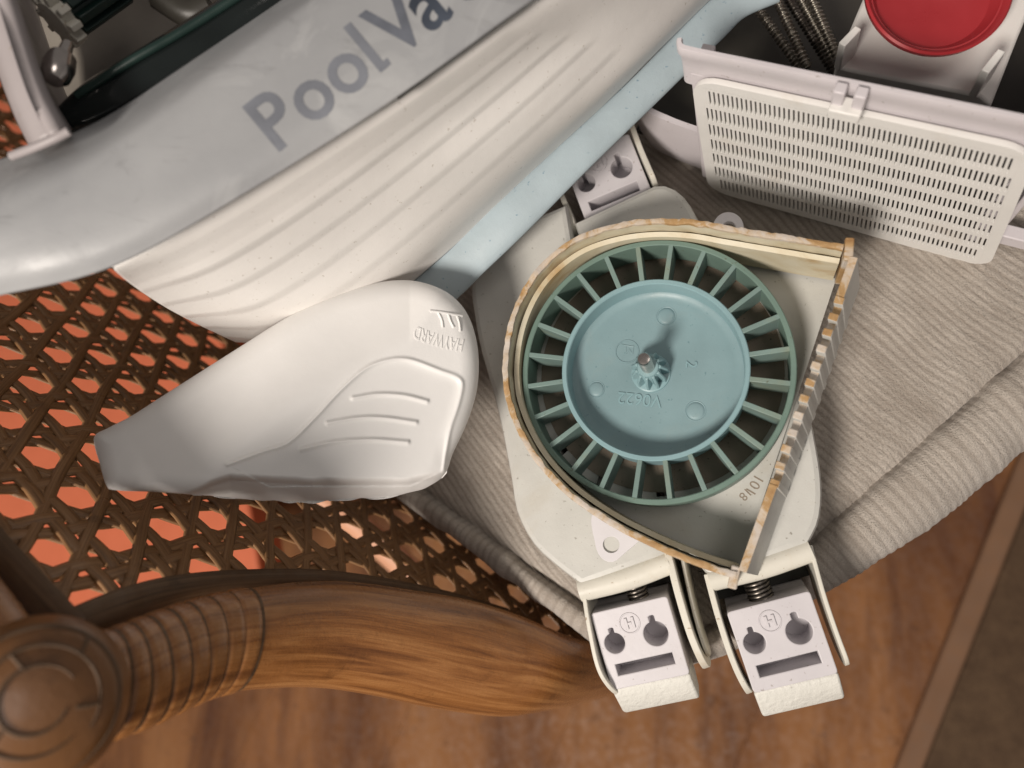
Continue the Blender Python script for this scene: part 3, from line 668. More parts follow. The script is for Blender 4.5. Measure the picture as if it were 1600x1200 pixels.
# foot pads
def foot(TL, TR, BL, z0, z1, sole=True, zb=0.35):
    o0 = PZ(*TL, z0); a = PZ(*TR, z0); b = PZ(*BL, z1)
    U = a - o0; Wd = np.linalg.norm(U); U /= Wd; V_ = b - o0; V_ -= U * V_.dot(U); Ln = np.linalg.norm(V_); V_ /= Ln; N = np.cross(U, V_); N = N if N[2] > 0 else -N
    fr = (o0, U, V_, N)
    def key(u, v, r):
        c = []
        for i in range(33):
            t = math.radians(-90 + 14 + (360 - 28) * i / 32); c.append((u + r * math.cos(t), v + r * math.sin(t)))
        w = r * math.sin(math.radians(14)); return c + [(u - w, v - r * 1.42), (u - w * 0.4, v - r * 1.5), (u + w * 0.6, v - r * 1.5), (u + w, v - r * 1.42)]
    hl = key(0.20 * Wd, 0.43 * Ln, 0.128 * Wd); hr = key(0.735 * Wd, 0.425 * Ln, 0.152 * Wd)
    sl = [(0.13 * Wd, 0.695 * Ln), (0.86 * Wd, 0.695 * Ln), (0.86 * Wd, 0.835 * Ln), (0.13 * Wd, 0.835 * Ln)]
    pad = cutplate('foot_pad', rrect(0, 0, Wd, Ln, 0.12, 3), [hl, hr, sl], 1.1, fr, 'block', ch, 0.04)
    box('pad_core', fr, (0.02, 0.02, -2.2), (Wd - 0.02, Ln - 0.02, -1.09), 'block', pad, 0.0)
    # sole: chamfered toe below the face
    pr = [(Ln - 0.02, -0.03), (Ln + 0.25, -0.10), (Ln + 1.05, -0.75), (Ln + 1.18, -1.0), (Ln + 1.12, -1.9), (Ln + 0.6, -2.3), (Ln - 0.02, -2.3)]
    if sole:
        V = [o0 + x * U + v * V_ + w * N for x in (0.0, Wd) for v, w in pr]; m = len(pr)
        fcs = [tuple(range(m)), tuple(range(2 * m - 1, m - 1, -1))] + [(i, m + i, m + (i + 1) % m, (i + 1) % m) for i in range(m)]
        bm = bmesh.new(); vs = [bm.verts.new(v) for v in V]
        for f in fcs: bm.faces.new([vs[i] for i in f])
        bmesh.ops.recalc_face_normals(bm, faces=bm.faces); 
        VV = [tuple(v.co) for v in bm.verts]; bm.verts.index_update(); FF = [tuple(v.index for v in f.verts) for f in bm.faces]; bm.free()
        bevel(obj('rubber_sole', VV, FF, 'sole', pad, True, angle=30), 0.09, 3)
    # emblem: ring and letter H
    c = o0 + 0.455 * Wd * U + 0.225 * Ln * V_
    th = np.linspace(0, 2 * np.pi, 48, endpoint=False); R_ = 0.125 * Wd; 
    ringp = np.array([c + R_ * (math.cos(t) * U + math.sin(t) * V_) + 0.0 * N for t in np.r_[th, th[:1]]])
    tube('emblem_ring', ringp, 0.028, 'block', pad, 6, False)
    for lo, hi in (((-0.17, -0.2), (-0.07, 0.2)), ((0.07, -0.2), (0.17, 0.2)), ((-0.07, -0.04), (0.07, 0.05))):
        box('letter_stroke', (c, U, V_, N), (lo[0], lo[1], -0.02), (hi[0], hi[1], 0.05), 'block', pad, 0.012)
    return fr, Wd, Ln
f1 = foot((922, 959), (1042, 931), (962, 1078), 3.0, 2.5)
f2 = foot((1135, 957), (1265, 923), (1186, 1082), 3.0, 2.5)
f3 = foot((880, 253), (982, 208), (923, 349), 2.7, 2.5, False)
# pockets behind the pads, springs, side plates
for fr, Wd, Ln in (f1, f2):
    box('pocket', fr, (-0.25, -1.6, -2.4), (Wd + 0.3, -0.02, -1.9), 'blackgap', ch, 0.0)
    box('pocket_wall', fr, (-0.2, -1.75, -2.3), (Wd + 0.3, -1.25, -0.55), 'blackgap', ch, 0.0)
def coil(fr, Wd, u, v0, v1, w, r, turns):
    t = np.linspace(0, 1, turns * 16); p = np.array([fr[0] + u * fr[1] + (v0 + (v1 - v0) * x) * fr[2] + w * fr[3] + r * (math.cos(2 * math.pi * turns * x) * fr[1] + math.sin(2 * math.pi * turns * x) * fr[3]) for x in t])
    tube('coil_spring', p, 0.055, 'spring', ch, 6)
coil(f1[0], f1[1], 0.62 * f1[1], -1.3, 0.1, -0.75, 0.34, 10); coil(f2[0], f2[1], 0.45 * f2[1], -1.3, 0.1, -0.75, 0.40, 10)
def sideplate(px, zt, zb, th=0.15, mat='lip', taper=True):
    q = cat_rom([np.r_[PZ(x, y, z), z] for (x, y), z in zip(px, zt)], 40); xy = q[:, :2]; t = np.gradient(xy, axis=0); t /= np.linalg.norm(t, axis=1)[:, None]; nn = np.stack([t[:, 1], -t[:, 0]], 1)
    s = np.linspace(0, 1, 40); topz = q[:, 2]; endr = np.sqrt(np.clip(1 - (np.clip(s - 0.86, 0, 1) / 0.14) ** 2, 0, 1))
    mid = (topz + zb) / 2; hh = (topz - zb) / 2 * (0.25 + 0.75 * endr)
    V = []
    for d, sg in ((-th / 2, -1), (-th / 2, 1), (th / 2, 1), (th / 2, -1)): V.append(np.c_[xy + nn * d, mid + sg * hh])
    V = np.stack(V, 1).reshape(-1, 3); fcs = grid_faces(40, 4, False, True) + [(0, 1, 2, 3), tuple(range(156, 160))[::-1]]
    bm = bmesh.new(); vs = [bm.verts.new(v) for v in V]
    for f in fcs: bm.faces.new([vs[i] for i in f])
    bmesh.ops.recalc_face_normals(bm, faces=bm.faces); bm.verts.index_update()
    VV = [tuple(v.co) for v in bm.verts]; FF = [tuple(v.index for v in f.verts) for f in bm.faces]; bm.free()
    bevel(obj('side_plate', VV, FF, mat, ch, True, angle=30), 0.03, 2)
sideplate([(910, 915), (921, 985), (937, 1050), (967, 1092)], [3.3, 3.2, 3.0, 2.6], 0.4)
sideplate([(1043, 862), (1060, 930), (1080, 995), (1104, 1050)], [3.4, 3.4, 3.2, 2.9], 0.4, 0.24)
sideplate([(1062, 855), (1078, 930), (1092, 985), (1107, 1030)], [2.9, 2.8, 2.7, 2.4], 0.4, 0.12)
sideplate([(1104, 897), (1124, 970), (1148, 1040), (1173, 1090)], [3.3, 3.2, 3.0, 2.6], 0.4, 0.2)
sideplate([(1266, 852), (1286, 925), (1306, 985), (1329, 1046)], [3.3, 3.2, 3.0, 2.7], 0.4, 0.14)
sideplate([(980, 175), (998, 225), (1012, 258), (1024, 285)], [3.0, 3.0, 3.0, 3.0], 0.4, 0.2)
sideplate([(852, 255), (870, 290), (888, 330), (898, 360)], [2.9, 2.9, 2.9, 2.9], 0.4, 0.2)

# ================================================================== THE TURBINE WHEEL
ZT = 5.25; wc = PZ(1020.5, 575, ZT); 
pr_ = [np.linalg.norm(PZ(x, y, ZT) - wc) for x, y in ((815.5, 581), (1241, 581), (1028, 373), (1028, 790))]
RW = float(np.mean(pr_)); ZD = ZT - 1.0
wh = empty('turbine_wheel', np.array([wc[0], wc[1], ZF + 0.15]), 'round teal plastic turbine wheel with radial vanes set in the broken housing', 'turbine')
c2 = np.array([wc[0], wc[1], 0])
ZB = ZT - 1.35
lathe('outer_rim', c2, [(RW - 0.19, ZB), (RW, ZB), (RW, ZT - 0.03), (RW - 0.03, ZT), (RW - 0.16, ZT), (RW - 0.19, ZT - 0.03), (RW - 0.19, ZB)], 'rim', wh, 128)
R_i = RW * 0.645; R_o = R_i + 0.20
lathe('hub_ring', c2, [(R_i, ZD - 0.02), (R_i + 0.02, ZT - 0.04), (R_i + 0.05, ZT), (R_o - 0.03, ZT), (R_o, ZT - 0.03), (R_o, ZB), (R_i, ZB), (R_i, ZD - 0.02)], 'hub', wh, 128)
lathe('disc', c2, [(0, ZD), (0.4, ZD), (R_i * 0.5, ZD), (R_i * 0.9, ZD + 0.01), (R_i - 0.1, ZD + 0.04), (R_i + 0.03, ZD + 0.16)], 'disc', wh, 128)
base_v = None
for i in range(24):
    t = math.radians(90 + 4.9 - 15 * i); U = np.array([math.cos(t), math.sin(t), 0]); V_ = np.array([-U[1], U[0], 0])
    box('vane', (c2, U, V_, np.array([0, 0, 1.0])), (R_o - 0.03, -0.085, ZB + 0.02), (RW - 0.16, 0.085, ZT - 0.02), 'vane', wh, 0.02)
gc = PZ(1017, 583, ZD); g0 = np.array([gc[0], gc[1], 0])
lathe('gear_seat', g0, [(0.70, ZD - 0.02), (0.68, ZD + 0.07), (0.62, ZD + 0.10), (0, ZD + 0.10)], 'hub', wh, 40)
gear = lathe('pinion_gear', g0, [(0.42, ZD), (0.40, ZD + 0.9), (0.34, ZD + 1.0), (0, ZD + 1.0)], 'hub', wh, 32)
for i in range(11):
    t = 2 * math.pi * i / 11; U = np.array([math.cos(t), math.sin(t), 0]); V_ = np.array([-U[1], U[0], 0])
    V = []
    for z, ro, w in ((ZD + 0.08, 0.64, 0.10), (ZD + 0.62, 0.62, 0.09), (ZD + 0.98, 0.44, 0.07)):
        V += [g0 + U * 0.36 - V_ * w + [0, 0, z], g0 + U * ro - V_ * w * 0.45 + [0, 0, z], g0 + U * ro + V_ * w * 0.45 + [0, 0, z], g0 + U * 0.36 + V_ * w + [0, 0, z]]
    Fc = grid_faces(3, 4, False, True) + [(0, 1, 2, 3), (8, 9, 10, 11)]
    bm = bmesh.new(); vs = [bm.verts.new(v) for v in V]
    for f in Fc: bm.faces.new([vs[k] for k in f])
    bmesh.ops.recalc_face_normals(bm, faces=bm.faces); bm.verts.index_update(); VV = [tuple(v.co) for v in bm.verts]; FF = [tuple(v.index for v in f.verts) for f in bm.faces]; bm.free()
    bevel(obj('gear_tooth', VV, FF, 'hub', gear, True, angle=30), 0.02, 2)
ptop = 2.25
lathe('shaft', g0, [(0.225, ZD), (0.225, ZD + ptop - 0.09), (0.19, ZD + ptop - 0.02), (0.10, ZD + ptop), (0, ZD + ptop)], 'steel', wh, 32)
def boss(px, r, h):
    b0 = PZ(*px, ZD); lathe('round_boss', np.array([b0[0], b0[1], ZD]), [(r * 1.18, -0.01), (r * 1.1, 0.02), (r, 0.0), (r * 0.92, h * 0.5), (r * 0.7, h), (0, h)], 'disc', wh, 32)
boss((1041, 494), 0.31, 0.07); boss((932, 608), 0.27, 0.05); boss((1087, 642), 0.31, 0.05)
flat_text('V0622', (1000, 616), 0.60, (-1, -0.10), ZD, 'hub', wh, 'raised_number', 0.04)
flat_text('2', (1072, 569), 0.55, (-0.10, 1.0), ZD, 'hub', wh, 'raised_number', 0.04)
mk = PZ(980, 549, ZD); mrk = flat_text('M', (984, 540), 0.46, (-1, -0.05), ZD, 'disc', wh, 'raised_emblem', 0.02)
th = np.linspace(0, 2 * np.pi, 49)
tube('emblem_ring', np.array([mk + 0.41 * np.array([math.cos(t), math.sin(t), 0]) for t in th]), 0.026, 'disc', mrk, 6, False)
q0, q1 = PZ(971, 538, ZD), PZ(990, 542, ZD)
tube('emblem_bar', np.array([q0, (q0 + q1) / 2, q1]), 0.024, 'disc', mrk, 6)

# ================================================================== THE CLEANER BODY (grey band, ribbed skirt, blue bumper)
body = empty('pool_cleaner', P(420, 330, 30), 'scuffed grey and white cleaner body with large lettering and pale blue bumper', 'pool cleaner')
def solid(o, th):
    m = o.modifiers.new('solidify', 'SOLIDIFY'); m.thickness = th * S; m.offset = -1; return o
def sheet(name, rows, nu, nvv, mat, parent, disp=None, th=0.3, flip=True):
    R = [cat_rom(np.array(r, float), nu) for r in rows]; R = np.stack(R, 0)           # rows x nu x 3 (px,py,D)
    q = np.stack([cat_rom(R[:, i], nvv) for i in range(nu)], 0)                        # nu x nv x 3
    U_, V_ = np.meshgrid(np.linspace(0, 1, nu), np.linspace(0, 1, nvv), indexing='ij')
    if disp is not None: q[..., 2] -= disp(U_, V_, q)
    pts = np.array([[P(*x) for x in r] for r in q]).reshape(-1, 3)
    fcs = grid_faces(nu, nvv); fcs = [f[::-1] for f in fcs] if flip else fcs
    o = obj(name, pts, fcs, mat, parent, True)
    if th: solid(o, th)
    return o
band = sheet('grey_band', [
    [(-60, 262, 21.3), (20, 241, 21.4), (150, 190, 21.6), (280, 106, 21.8), (420, 10, 22.2), (560, -90, 22.6)],
    [(-64, 318, 19.75), (10, 290, 19.85), (135, 237, 19.95), (265, 150, 20.15), (422, 36, 20.5), (560, -60, 20.9)],
    [(-66, 372, 19.35), (0, 345, 19.4), (130, 280, 19.5), (260, 192, 19.65), (430, 62, 19.95), (590, -60, 20.4)],
    [(-68, 410, 19.4), (0, 392, 19.4), (150, 345, 19.45), (330, 240, 19.6), (520, 108, 19.9), (710, -35, 20.3)],
    [(-70, 446, 19.55), (0, 430, 19.55), (165, 385, 19.55), (370, 270, 19.65), (575, 132, 19.95), (790, -28, 20.35)],
    [(-70, 478, 19.85), (0, 462, 19.85), (180, 415, 19.85), (400, 292, 19.9), (620, 151, 20.1), (860, -22, 20.5)]], 140, 60, 'band', body, th=0.35)
bb_ = bvh_of(band)
# dark joint under the band to the upper right, with the white skirt below it
def rib_disp(U_, V_, q):
    x, y = q[..., 0], q[..., 1]
    mask = 1 / (1 + np.exp((x - 770 - 250 * V_) / 4.5))
    v = np.clip((V_ - 0.15) / 0.80, 0, 1)
    ph = v * 5.0 ; f = ph - np.floor(ph)
    saw = np.where(f < 0.74, (f / 0.74) ** 1.3, np.cos((f - 0.74) / 0.26 * math.pi / 2) ** 1.2)
    edge = np.clip((V_ - 0.12) / 0.06, 0, 1) * np.clip((0.985 - V_) / 0.03, 0, 1)
    fade = np.clip((x - 150) / 160, 0.35, 1) * np.interp(x, [300, 620], [1.8, 0.62])
    return 0.085 * saw * mask * edge * fade - 0.12 * mask * np.clip((V_ - 0.10) / 0.12, 0, 1)
skirt = sheet('ribbed_skirt', [
    [(172, 412, 21.1), (300, 347, 21.0), (460, 254, 20.9), (620, 150, 20.9), (740, 66, 21.0), (870, -30, 21.3)],
    [(182, 425, 21.3), (320, 365, 21.3), (490, 265, 21.3), (655, 160, 21.3), (780, 72, 21.5), (920, -30, 21.9)],
    [(210, 448, 22.8), (350, 410, 22.6), (530, 308, 22.6), (720, 182, 22.7), (860, 76, 23.0), (1000, -30, 23.4)],
    [(255, 478, 24.6), (400, 455, 24.5), (580, 350, 24.3), (790, 208, 23.9), (940, 80, 24.3), (1065, -30, 24.8)],
    [(305, 505, 26.4), (450, 500, 26.6), (620, 405, 26.3), (850, 220, 25.3), (1000, 86, 25.6), (1110, -25, 26.0)],
    [(368, 535, 28.4), (500, 535, 28.8), (668, 421, 28.2), (920, 188, 27.1), (1040, 68, 26.9), (1135, -25, 27.2)]], 240, 150, 'skirt', body, rib_disp, th=0.3)
# bumper
q = [(640, 478, 43, 28.9), (692, 436, 43, 28.6), (728, 402, 42, 28.3), (798, 340, 38, 27.7), (898, 245, 33, 27.2), (998, 150, 31, 27.1), (1058, 90, 32, 27.1), (1110, 38, 34, 27.2), (1150, 5, 30, 27.2), (1210, -20, 28, 27.0)]
q = cat_rom([np.r_[P(x, y, D), 0.88 * w * D / F] for x, y, w, D in q], 90)
tube('blue_bumper', q[:, :3], q[:, 3], 'bumper', body, 24, True, 0.26, np.broadcast_to(fwd, (90, 3)))
q = cat_rom([P(x, y, D) for x, y, D in [(621, 153, 20.22), (700, 94, 20.32), (780, 36, 20.47), (880, -38, 20.75)]], 40)
tube('shadow_joint', q, 0.05, 'blackgap', body, 8)
# opening: rim wall, dark chamber, gear, glossy tray, steel pivot
sheet('opening_rim', [[(-40, -60, 21.6), (-8, 60, 21.6), (30, 168, 21.4), (60, 230, 21.2)], [(-30, -60, 20.0), (2, 60, 20.0), (38, 166, 20.0), (66, 226, 20.0)], [(-10, -60, 19.7), (26, 62, 19.7), (56, 150, 19.7), (86, 214, 19.8)], [(-4, -60, 19.8), (32, 62, 19.8), (62, 148, 19.8), (94, 210, 19.8)], [(0, -60, 22.2), (38, 60, 22.2), (70, 148, 22.3), (104, 206, 22.4)], [(22, -60, 25.0), (62, 60, 25.0), (92, 146, 25.0), (124, 202, 25.0)]], 40, 30, 'rimshade', body, th=0.2)
q = cat_rom([np.r_[P(x, y, D)] for x, y, D in [(18, 244, 19.9), (50, 232, 19.7), (82, 218, 19.6), (108, 205, 19.6)]], 20)
tube('rim_ledge', q, 0.12, 'rimshade', body, 10)
sheet('chamber_wall', [[(30, -60, 25.5), (300, -60, 25.5), (620, -140, 25.5)], [(60, 100, 26.0), (300, 40, 26.0), (560, -100, 26.0)], [(90, 260, 25.0), (300, 160, 25.0), (600, -30, 25.0)]], 30, 20, 'chamber', body, th=0.3)
q = [(92, 205, 22.6, 20), (150, 168, 22.4, 38), (230, 122, 22.3, 42), (330, 60, 22.3, 42), (430, -8, 22.4, 40), (520, -70, 22.6, 40)]
q = cat_rom([np.r_[P(x, y, D), w * D / F] for x, y, D, w in q], 60)
tube('glossy_trough', q[:, :3], q[:, 3], 'black', body, 28, True, 0.55, np.broadcast_to(fwd, (60, 3)))
q = cat_rom([np.r_[P(x, y, D)] for x, y, D in [(120, 150, 21.9), (200, 98, 21.7), (300, 40, 21.7), (410, -30, 21.8)]], 40)
tube('trough_edge', q, 0.13, 'darkgreen', body, 10)
q = cat_rom([np.r_[P(x, y, D)] for x, y, D in [(250, -10, 23.6), (300, 20, 23.6), (330, 10, 23.6)]], 20)
tube('hose_end', q, 0.5, 'dark', body, 12)
ax = P(150, -6, 23.0) - P(86, 38, 22.4); ax /= np.linalg.norm(ax)
gr = None
cog_c = P(84, 34, 22.4); ca = np.cross(ax, [0, 0, 1.0]); ca /= np.linalg.norm(ca); cb = np.cross(ax, ca)
prof_ = [(0.0, 0.0), (0.56, 0.0), (0.56, 0.4), (0.0, 0.4)]
cog = lathe('cog', cog_c, prof_, 'lip', body, 24, ax)
for i in range(10):
    t = 2 * math.pi * i / 10; U = math.cos(t) * ca + math.sin(t) * cb; V_ = np.cross(ax, U)
    box('cog_tooth', (cog_c, U, V_, ax), (0.5, -0.1, 0.02), (0.84, 0.1, 0.38), 'lip', cog, 0.03)
drum = lathe('drive_roller', cog_c, [(0, 0.41), (0.48, 0.41), (0.48, 2.3), (0, 2.3)], 'darkgreen', body, 24, ax)
for i in range(9):
    t = 2 * math.pi * i / 9; U = math.cos(t) * ca + math.sin(t) * cb; V_ = np.cross(ax, U)
    box('roller_rib', (cog_c, U, V_, ax), (0.42, -0.12, 0.45), (0.74, 0.12, 2.28), 'darkgreen', drum, 0.03)
pax = P(98, 92, 21.6) - P(84, 128, 21.2); pax /= np.linalg.norm(pax)
lathe('pivot_pin', P(83, 128, 21.2), [(0, 0), (0.24, 0.05), (0.38, 0.22), (0.42, 0.6), (0.36, 0.95), (0.19, 1.1), (0.16, 1.5), (0, 1.5)], 'steel', body, 24, pax)
# lettering on the band, one part per letter
word = 'PoolVac'
adv = 0.0; bx = np.array([0.787, -0.617]); upx = np.array([-0.64, -0.77]); o0 = np.array([430.0, 240.0]); sz = 128.0; sp = {'P': 0.60, 'o': 0.60, 'l': 0.34, 'V': 0.58, 'a': 0.60, 'c': 0.55}
for i, chx in enumerate(word):
    co, fs = text_mesh(chx, 1.0, 0.0, 'LEFT', 0.017)
    bm = bmesh.new(); vs = [bm.verts.new(v) for v in co]
    for f in fs:
        try: bm.faces.new([vs[k] for k in f])
        except ValueError: pass
    bmesh.ops.triangulate(bm, faces=bm.faces); bmesh.ops.subdivide_edges(bm, edges=[e for e in bm.edges if e.calc_length() > 0.12], cuts=3, use_grid_fill=True); bmesh.ops.triangulate(bm, faces=bm.faces)
    bm.verts.index_update(); co = np.array([v.co for v in bm.verts]); fs = [tuple(v.index for v in f.verts) for f in bm.faces]; bm.free()
    sy = 1.0
    if chx == 'l': k_ = len(co); co = np.vstack([co, [[0.12, -0.012, 0], [0.23, -0.012, 0], [0.24, 0.08, 0], [0.12, 0.07, 0]]]); fs = fs + [(k_, k_ + 1, k_ + 2, k_ + 3)]
    V = []
    for x, y, _ in co:
        p2 = o0 + bx * ((adv * 0.875 + x * 0.93) * sz) + upx * (y * sz * sy); h = drop(bb_, p2[0], p2[1], 0.012)
        if h is None: h = P(p2[0], p2[1], 20.5)
        V.append(h)
    obj('letter', np.array(V), fs, 'ink2' if i >= 5 else ('ink15' if i == 4 else 'ink'), body, True)
    adv += sp[chx]

# ================================================================== THE WHITE FIN (wing cover)
fin_px = [(147, 684), (170, 668), (205, 650), (255, 618), (310, 583), (370, 545), (450, 495), (520, 461), (580, 443), (640, 438), (690, 452), (722, 478), (740, 514), (748, 560), (745, 610), (730, 660), (708, 708), (694, 742), (660, 766), (600, 777), (540, 780), (480, 784), (410, 783), (340, 776), (250, 769), (180, 766), (166, 758), (156, 725)]
NO, NR = 620, 170
outl = cat_rom(fin_px, NO, True); ctr = np.array([490.0, 640.0])
rs = np.r_[1 - (np.linspace(0, 1, 26) ** 1.8) * 0.16, np.linspace(0.84, 0.0, NR - 25)[1:]]
rag = np.zeros(NO); low = np.clip((outl[:, 1] - 738) / 25, 0, 1) * np.clip((outl[:, 0] - 300) / 60, 0, 1); rag += (vnoise(np.linspace(0, 110, NO), 61) - 0.4) * 7 * low
rag = np.convolve(np.r_[rag[-3:], rag, rag[:3]], np.ones(7) / 7, 'valid')
outr = outl + (outl - ctr) / np.linalg.norm(outl - ctr, axis=1)[:, None] * rag[:, None]
Q = ctr + (outr - ctr)[:, None, :] * rs[None, :, None]
px = Q.reshape(-1, 2)
dist = np.linalg.norm(outr - ctr, axis=1)[:, None] * (1 - rs[None, :]); 
dist = seg_dist(px, np.vstack([outl, outl[:1]]))
def fin_D0(x, y): return 22.7 + (x - 150) * (3.5 / 600) + (640 - y) * 0.0015
D = fin_D0(px[:, 0], px[:, 1])
er = 30.0; e = np.clip(dist / er, 0, 1); D += 0.6 * (1 - np.sqrt(1 - (1 - e) ** 2.2))
shade_fold = (px[:, 0] - 370) * (-0.62) + (px[:, 1] - 735) * (-0.785) - np.clip(px[:, 0] - 640, 0, 200) * 0.55 + 18 * np.sin(px[:, 0] * 0.012)
D += 0.010 * np.where(shade_fold > 30, shade_fold - 15, np.clip(shade_fold, 0, 30) ** 2 / 60.0)  # slope shaped in so the upper left darkens like a cast shadow
ridge_y = np.interp(px[:, 0], [147, 250, 330, 360, 420, 480, 560, 640, 690, 760], [900, 790, 748, 738, 742, 745, 746, 744, 735, 720])
ov = np.clip(px[:, 1] - ridge_y, 0, 80); D += 0.038 * ov * np.clip(ov / 12, 0, 1)
D += 0.12 * (vnoise2(px[:, 0] * 0.035, px[:, 1] * 0.02, 66) - 0.5) * np.clip(ov / 8, 0, 1) * 1.3
# moulded leaf outline and three bars
leaf = cat_rom([(355, 726), (410, 706), (450, 692), (490, 655), (530, 612), (570, 577), (605, 563), (640, 562), (690, 580), (712, 588), (722, 600), (716, 632), (704, 668), (697, 705), (693, 735)], 90)
dleaf = seg_dist(px, leaf); bars = [cat_rom(b, 24) for b in ([(552, 622), (590, 616), (630, 618), (667, 627)], [(512, 661), (560, 653), (600, 653), (650, 660)], [(471, 702), (520, 691), (580, 687), (637, 691)])]
inl = inside(px, np.vstack([leaf, [[640, 760], [420, 760]]]))
D -= 0.085 * np.exp(-(dleaf / 3.0) ** 2)
D += 0.05 * np.where(inl, 1 - np.exp(-(dleaf / 8.0) ** 2), 0)
for b in bars: db = seg_dist(px, b); D -= 0.10 * np.exp(-(db / 3.2) ** 2)
front = np.array([P(x, y, d) for (x, y), d in zip(px, D)])
fin = empty('wing_cover', P(560, 640, 29), 'smooth white wing shaped cover with raised leaf outline leaning beside the housing', 'cover')
fcs = grid_faces(NO, NR, True, False); 
finshell = obj('shell', front, [f[::-1] for f in fcs], 'fin', fin, True)
nrm = np.array(finshell.data.polygons[NO * 3].normal)
if (Vector(nrm) @ Vector(-fwd)) < 0: finshell.data.flip_normals()
solid(finshell, 0.07); finshell.modifiers[0].thickness_clamp = 1.0
bf = bvh_of(finshell)
co, fs = text_mesh('HAYWARD', 1.0, 0.0, 'CENTER'); wd = np.ptp(co[:, 0]); V = []
co2 = np.vstack([co, co])
for lift, flag in ((0.028, 0), (-0.05, 1)):
    for x, y, _ in co:
        s = x / wd; a = np.array([687.0, 523.0]) + np.array([-76.0, -22.0]) * s + np.array([4.0, -24.0]) * (s * s * 0.5) + np.array([-4.5, 20.0]) * (y / 0.73)
        h = drop(bf, a[0], a[1], lift); V.append(h if h is not None else P(a[0], a[1], fin_D0(*a) + 0.3))
m = len(co); ed = {}
for f in fs:
    for i in range(len(f)): 
        k = (f[i - 1], f[i]); ed[k] = 1
FF = [tuple(f) for f in fs] + [tuple(m + i for i in f[::-1]) for f in fs] + [(b, a, m + a, m + b) for (a, b) in ed if (b, a) not in ed]
obj('raised_lettering', np.array(V), FF, 'fin', fin, False)
for pts in ([(672, 486), (690, 488), (722, 494)], [(684, 487), (690, 500), (692, 512)], [(700, 490), (704, 502), (709, 512)], [(714, 494), (718, 506), (719, 518)]):
    q = [drop(bf, x, y, 0.0) for x, y in cat_rom(pts, 8)]; q = np.array([x for x in q if x is not None]); tube('raised_mark', q, 0.05, 'fin', fin, 6)

# ================================================================== WHITE TRAY with slotted screen (top right), its screws, bracket and red dish
tray = empty('slotted_tray', PZ(1350, 150, 0), 'white plastic debris tray with slotted screen on its front', 'tray')
ZR = 9.75
w0 = PZ(1083, 113, 8.6); w1 = PZ(1612, 226, 8.6)
U = w1 - w0; Wd = np.linalg.norm(U); U /= Wd; Wd *= 1.025; N = np.array([U[1], -U[0], 0]); N = N if N[1] < 0 else -N
fl0 = w0 - U * 0.42 - N * 0.12
fw = np.vstack([cat_rom([(fl0 - N * 0.22 + U * 0.0)[:2], (fl0 - N * 0.10 + U * 0.04)[:2], (fl0 - N * 0.02 + U * 0.16)[:2], (fl0 + U * 0.6)[:2]], 60), [(fl0 + U * x)[:2] for x in np.linspace(1.0, Wd + 1.25, 60)]])
t = np.gradient(fw, axis=0); t /= np.linalg.norm(t, axis=1)[:, None]; no = np.stack([t[:, 1], -t[:, 0]], 1)
if no[100][1] > 0: no = -no
def ribbon(name, base, nrm_, prof, mat, parent, angle=40):
    n = len(base); V = np.stack([np.c_[base + nrm_ * o_, np.full(n, z)] for o_, z in prof], 1).reshape(-1, 3); m = len(prof)
    fc = grid_faces(n, m, False, True) + [tuple(range(m))[::-1], tuple(range((n - 1) * m, n * m))]
    bm = bmesh.new(); vs = [bm.verts.new(v) for v in V]
    for f in fc: bm.faces.new([vs[i] for i in f])
    bmesh.ops.recalc_face_normals(bm, faces=bm.faces); bm.verts.index_update(); VV = [tuple(v.co) for v in bm.verts]; FF = [tuple(v.index for v in f.verts) for f in bm.faces]; bm.free()
    return obj(name, VV, FF, mat, parent, True, angle=angle)
ribbon('front_wall', fw, no, [(0.16, ZR - 0.08), (0.13, ZR), (0.01, ZR), (-0.02, ZR - 0.06), (-0.02, ZR - 2.0), (0.05, ZR - 2.0), (0.05, ZR - 1.1), (0.08, ZR - 0.6), (0.16, ZR - 0.4)], 'tray', tray)
# slotted screen, a plate with real slots
SH = 8.3; Vd = np.array([0, 0, -1.0]) + N * -0.02
outline = []
for x, y in rrect(0, 0, Wd, SH, 0.9, 6): outline.append((x, y))
holes = []
NC, NRW = 62, 7
for r in range(NRW):
    for c in range(NC):
        x = 0.42 + (Wd - 0.84) * c / (NC - 1); y = 0.45 + (SH - 0.9) * r / NRW + 0.12
        h = (SH - 0.9) / NRW - 0.27; w = 0.030
        if (c in (0, NC - 1)) and r in (0, NRW - 1): continue
        if (c in (1, NC - 2)) and r in (0, NRW - 1): y += 0.15; h -= 0.2
        holes.append([(x - w, y), (x + w, y), (x + w, y + h), (x - w, y + h)])
shr = lambda q: [(x + y / SH * (0.22 + 0.95 * x / Wd), y * (1 + 0.055 * x / Wd)) for x, y in q]
x0c, x1c, y0c, y1c = 0.34, Wd - 0.34, 0.40, SH - 0.40
core = [(x0c, y0c), (x1c, y0c), (x1c, y1c), (x0c, y1c)]
core = [tuple(np.array(core[i]) * (1 - k / 24) + np.array(core[(i + 1) % 4]) * (k / 24)) for i in range(4) for k in range(24)]
scr = cutplate('slotted_screen', shr(outline), [shr(core)], 0.2, (w0 + N * 0.22, U, Vd, N), 'vent', tray, 0.004)
gx = [x0c]; gy = [y0c]; px_ = (x1c - x0c) / NC; py_ = (y1c - y0c) / NRW
for c in range(NC): gx += [x0c + px_ * (c + 0.30), x0c + px_ * (c + 0.70)]
for r in range(NRW): gy += [y0c + py_ * (r + 0.11), y0c + py_ * (r + 0.89)]
gx.append(x1c); gy.append(y1c); nx, ny = len(gx) - 1, len(gy) - 1
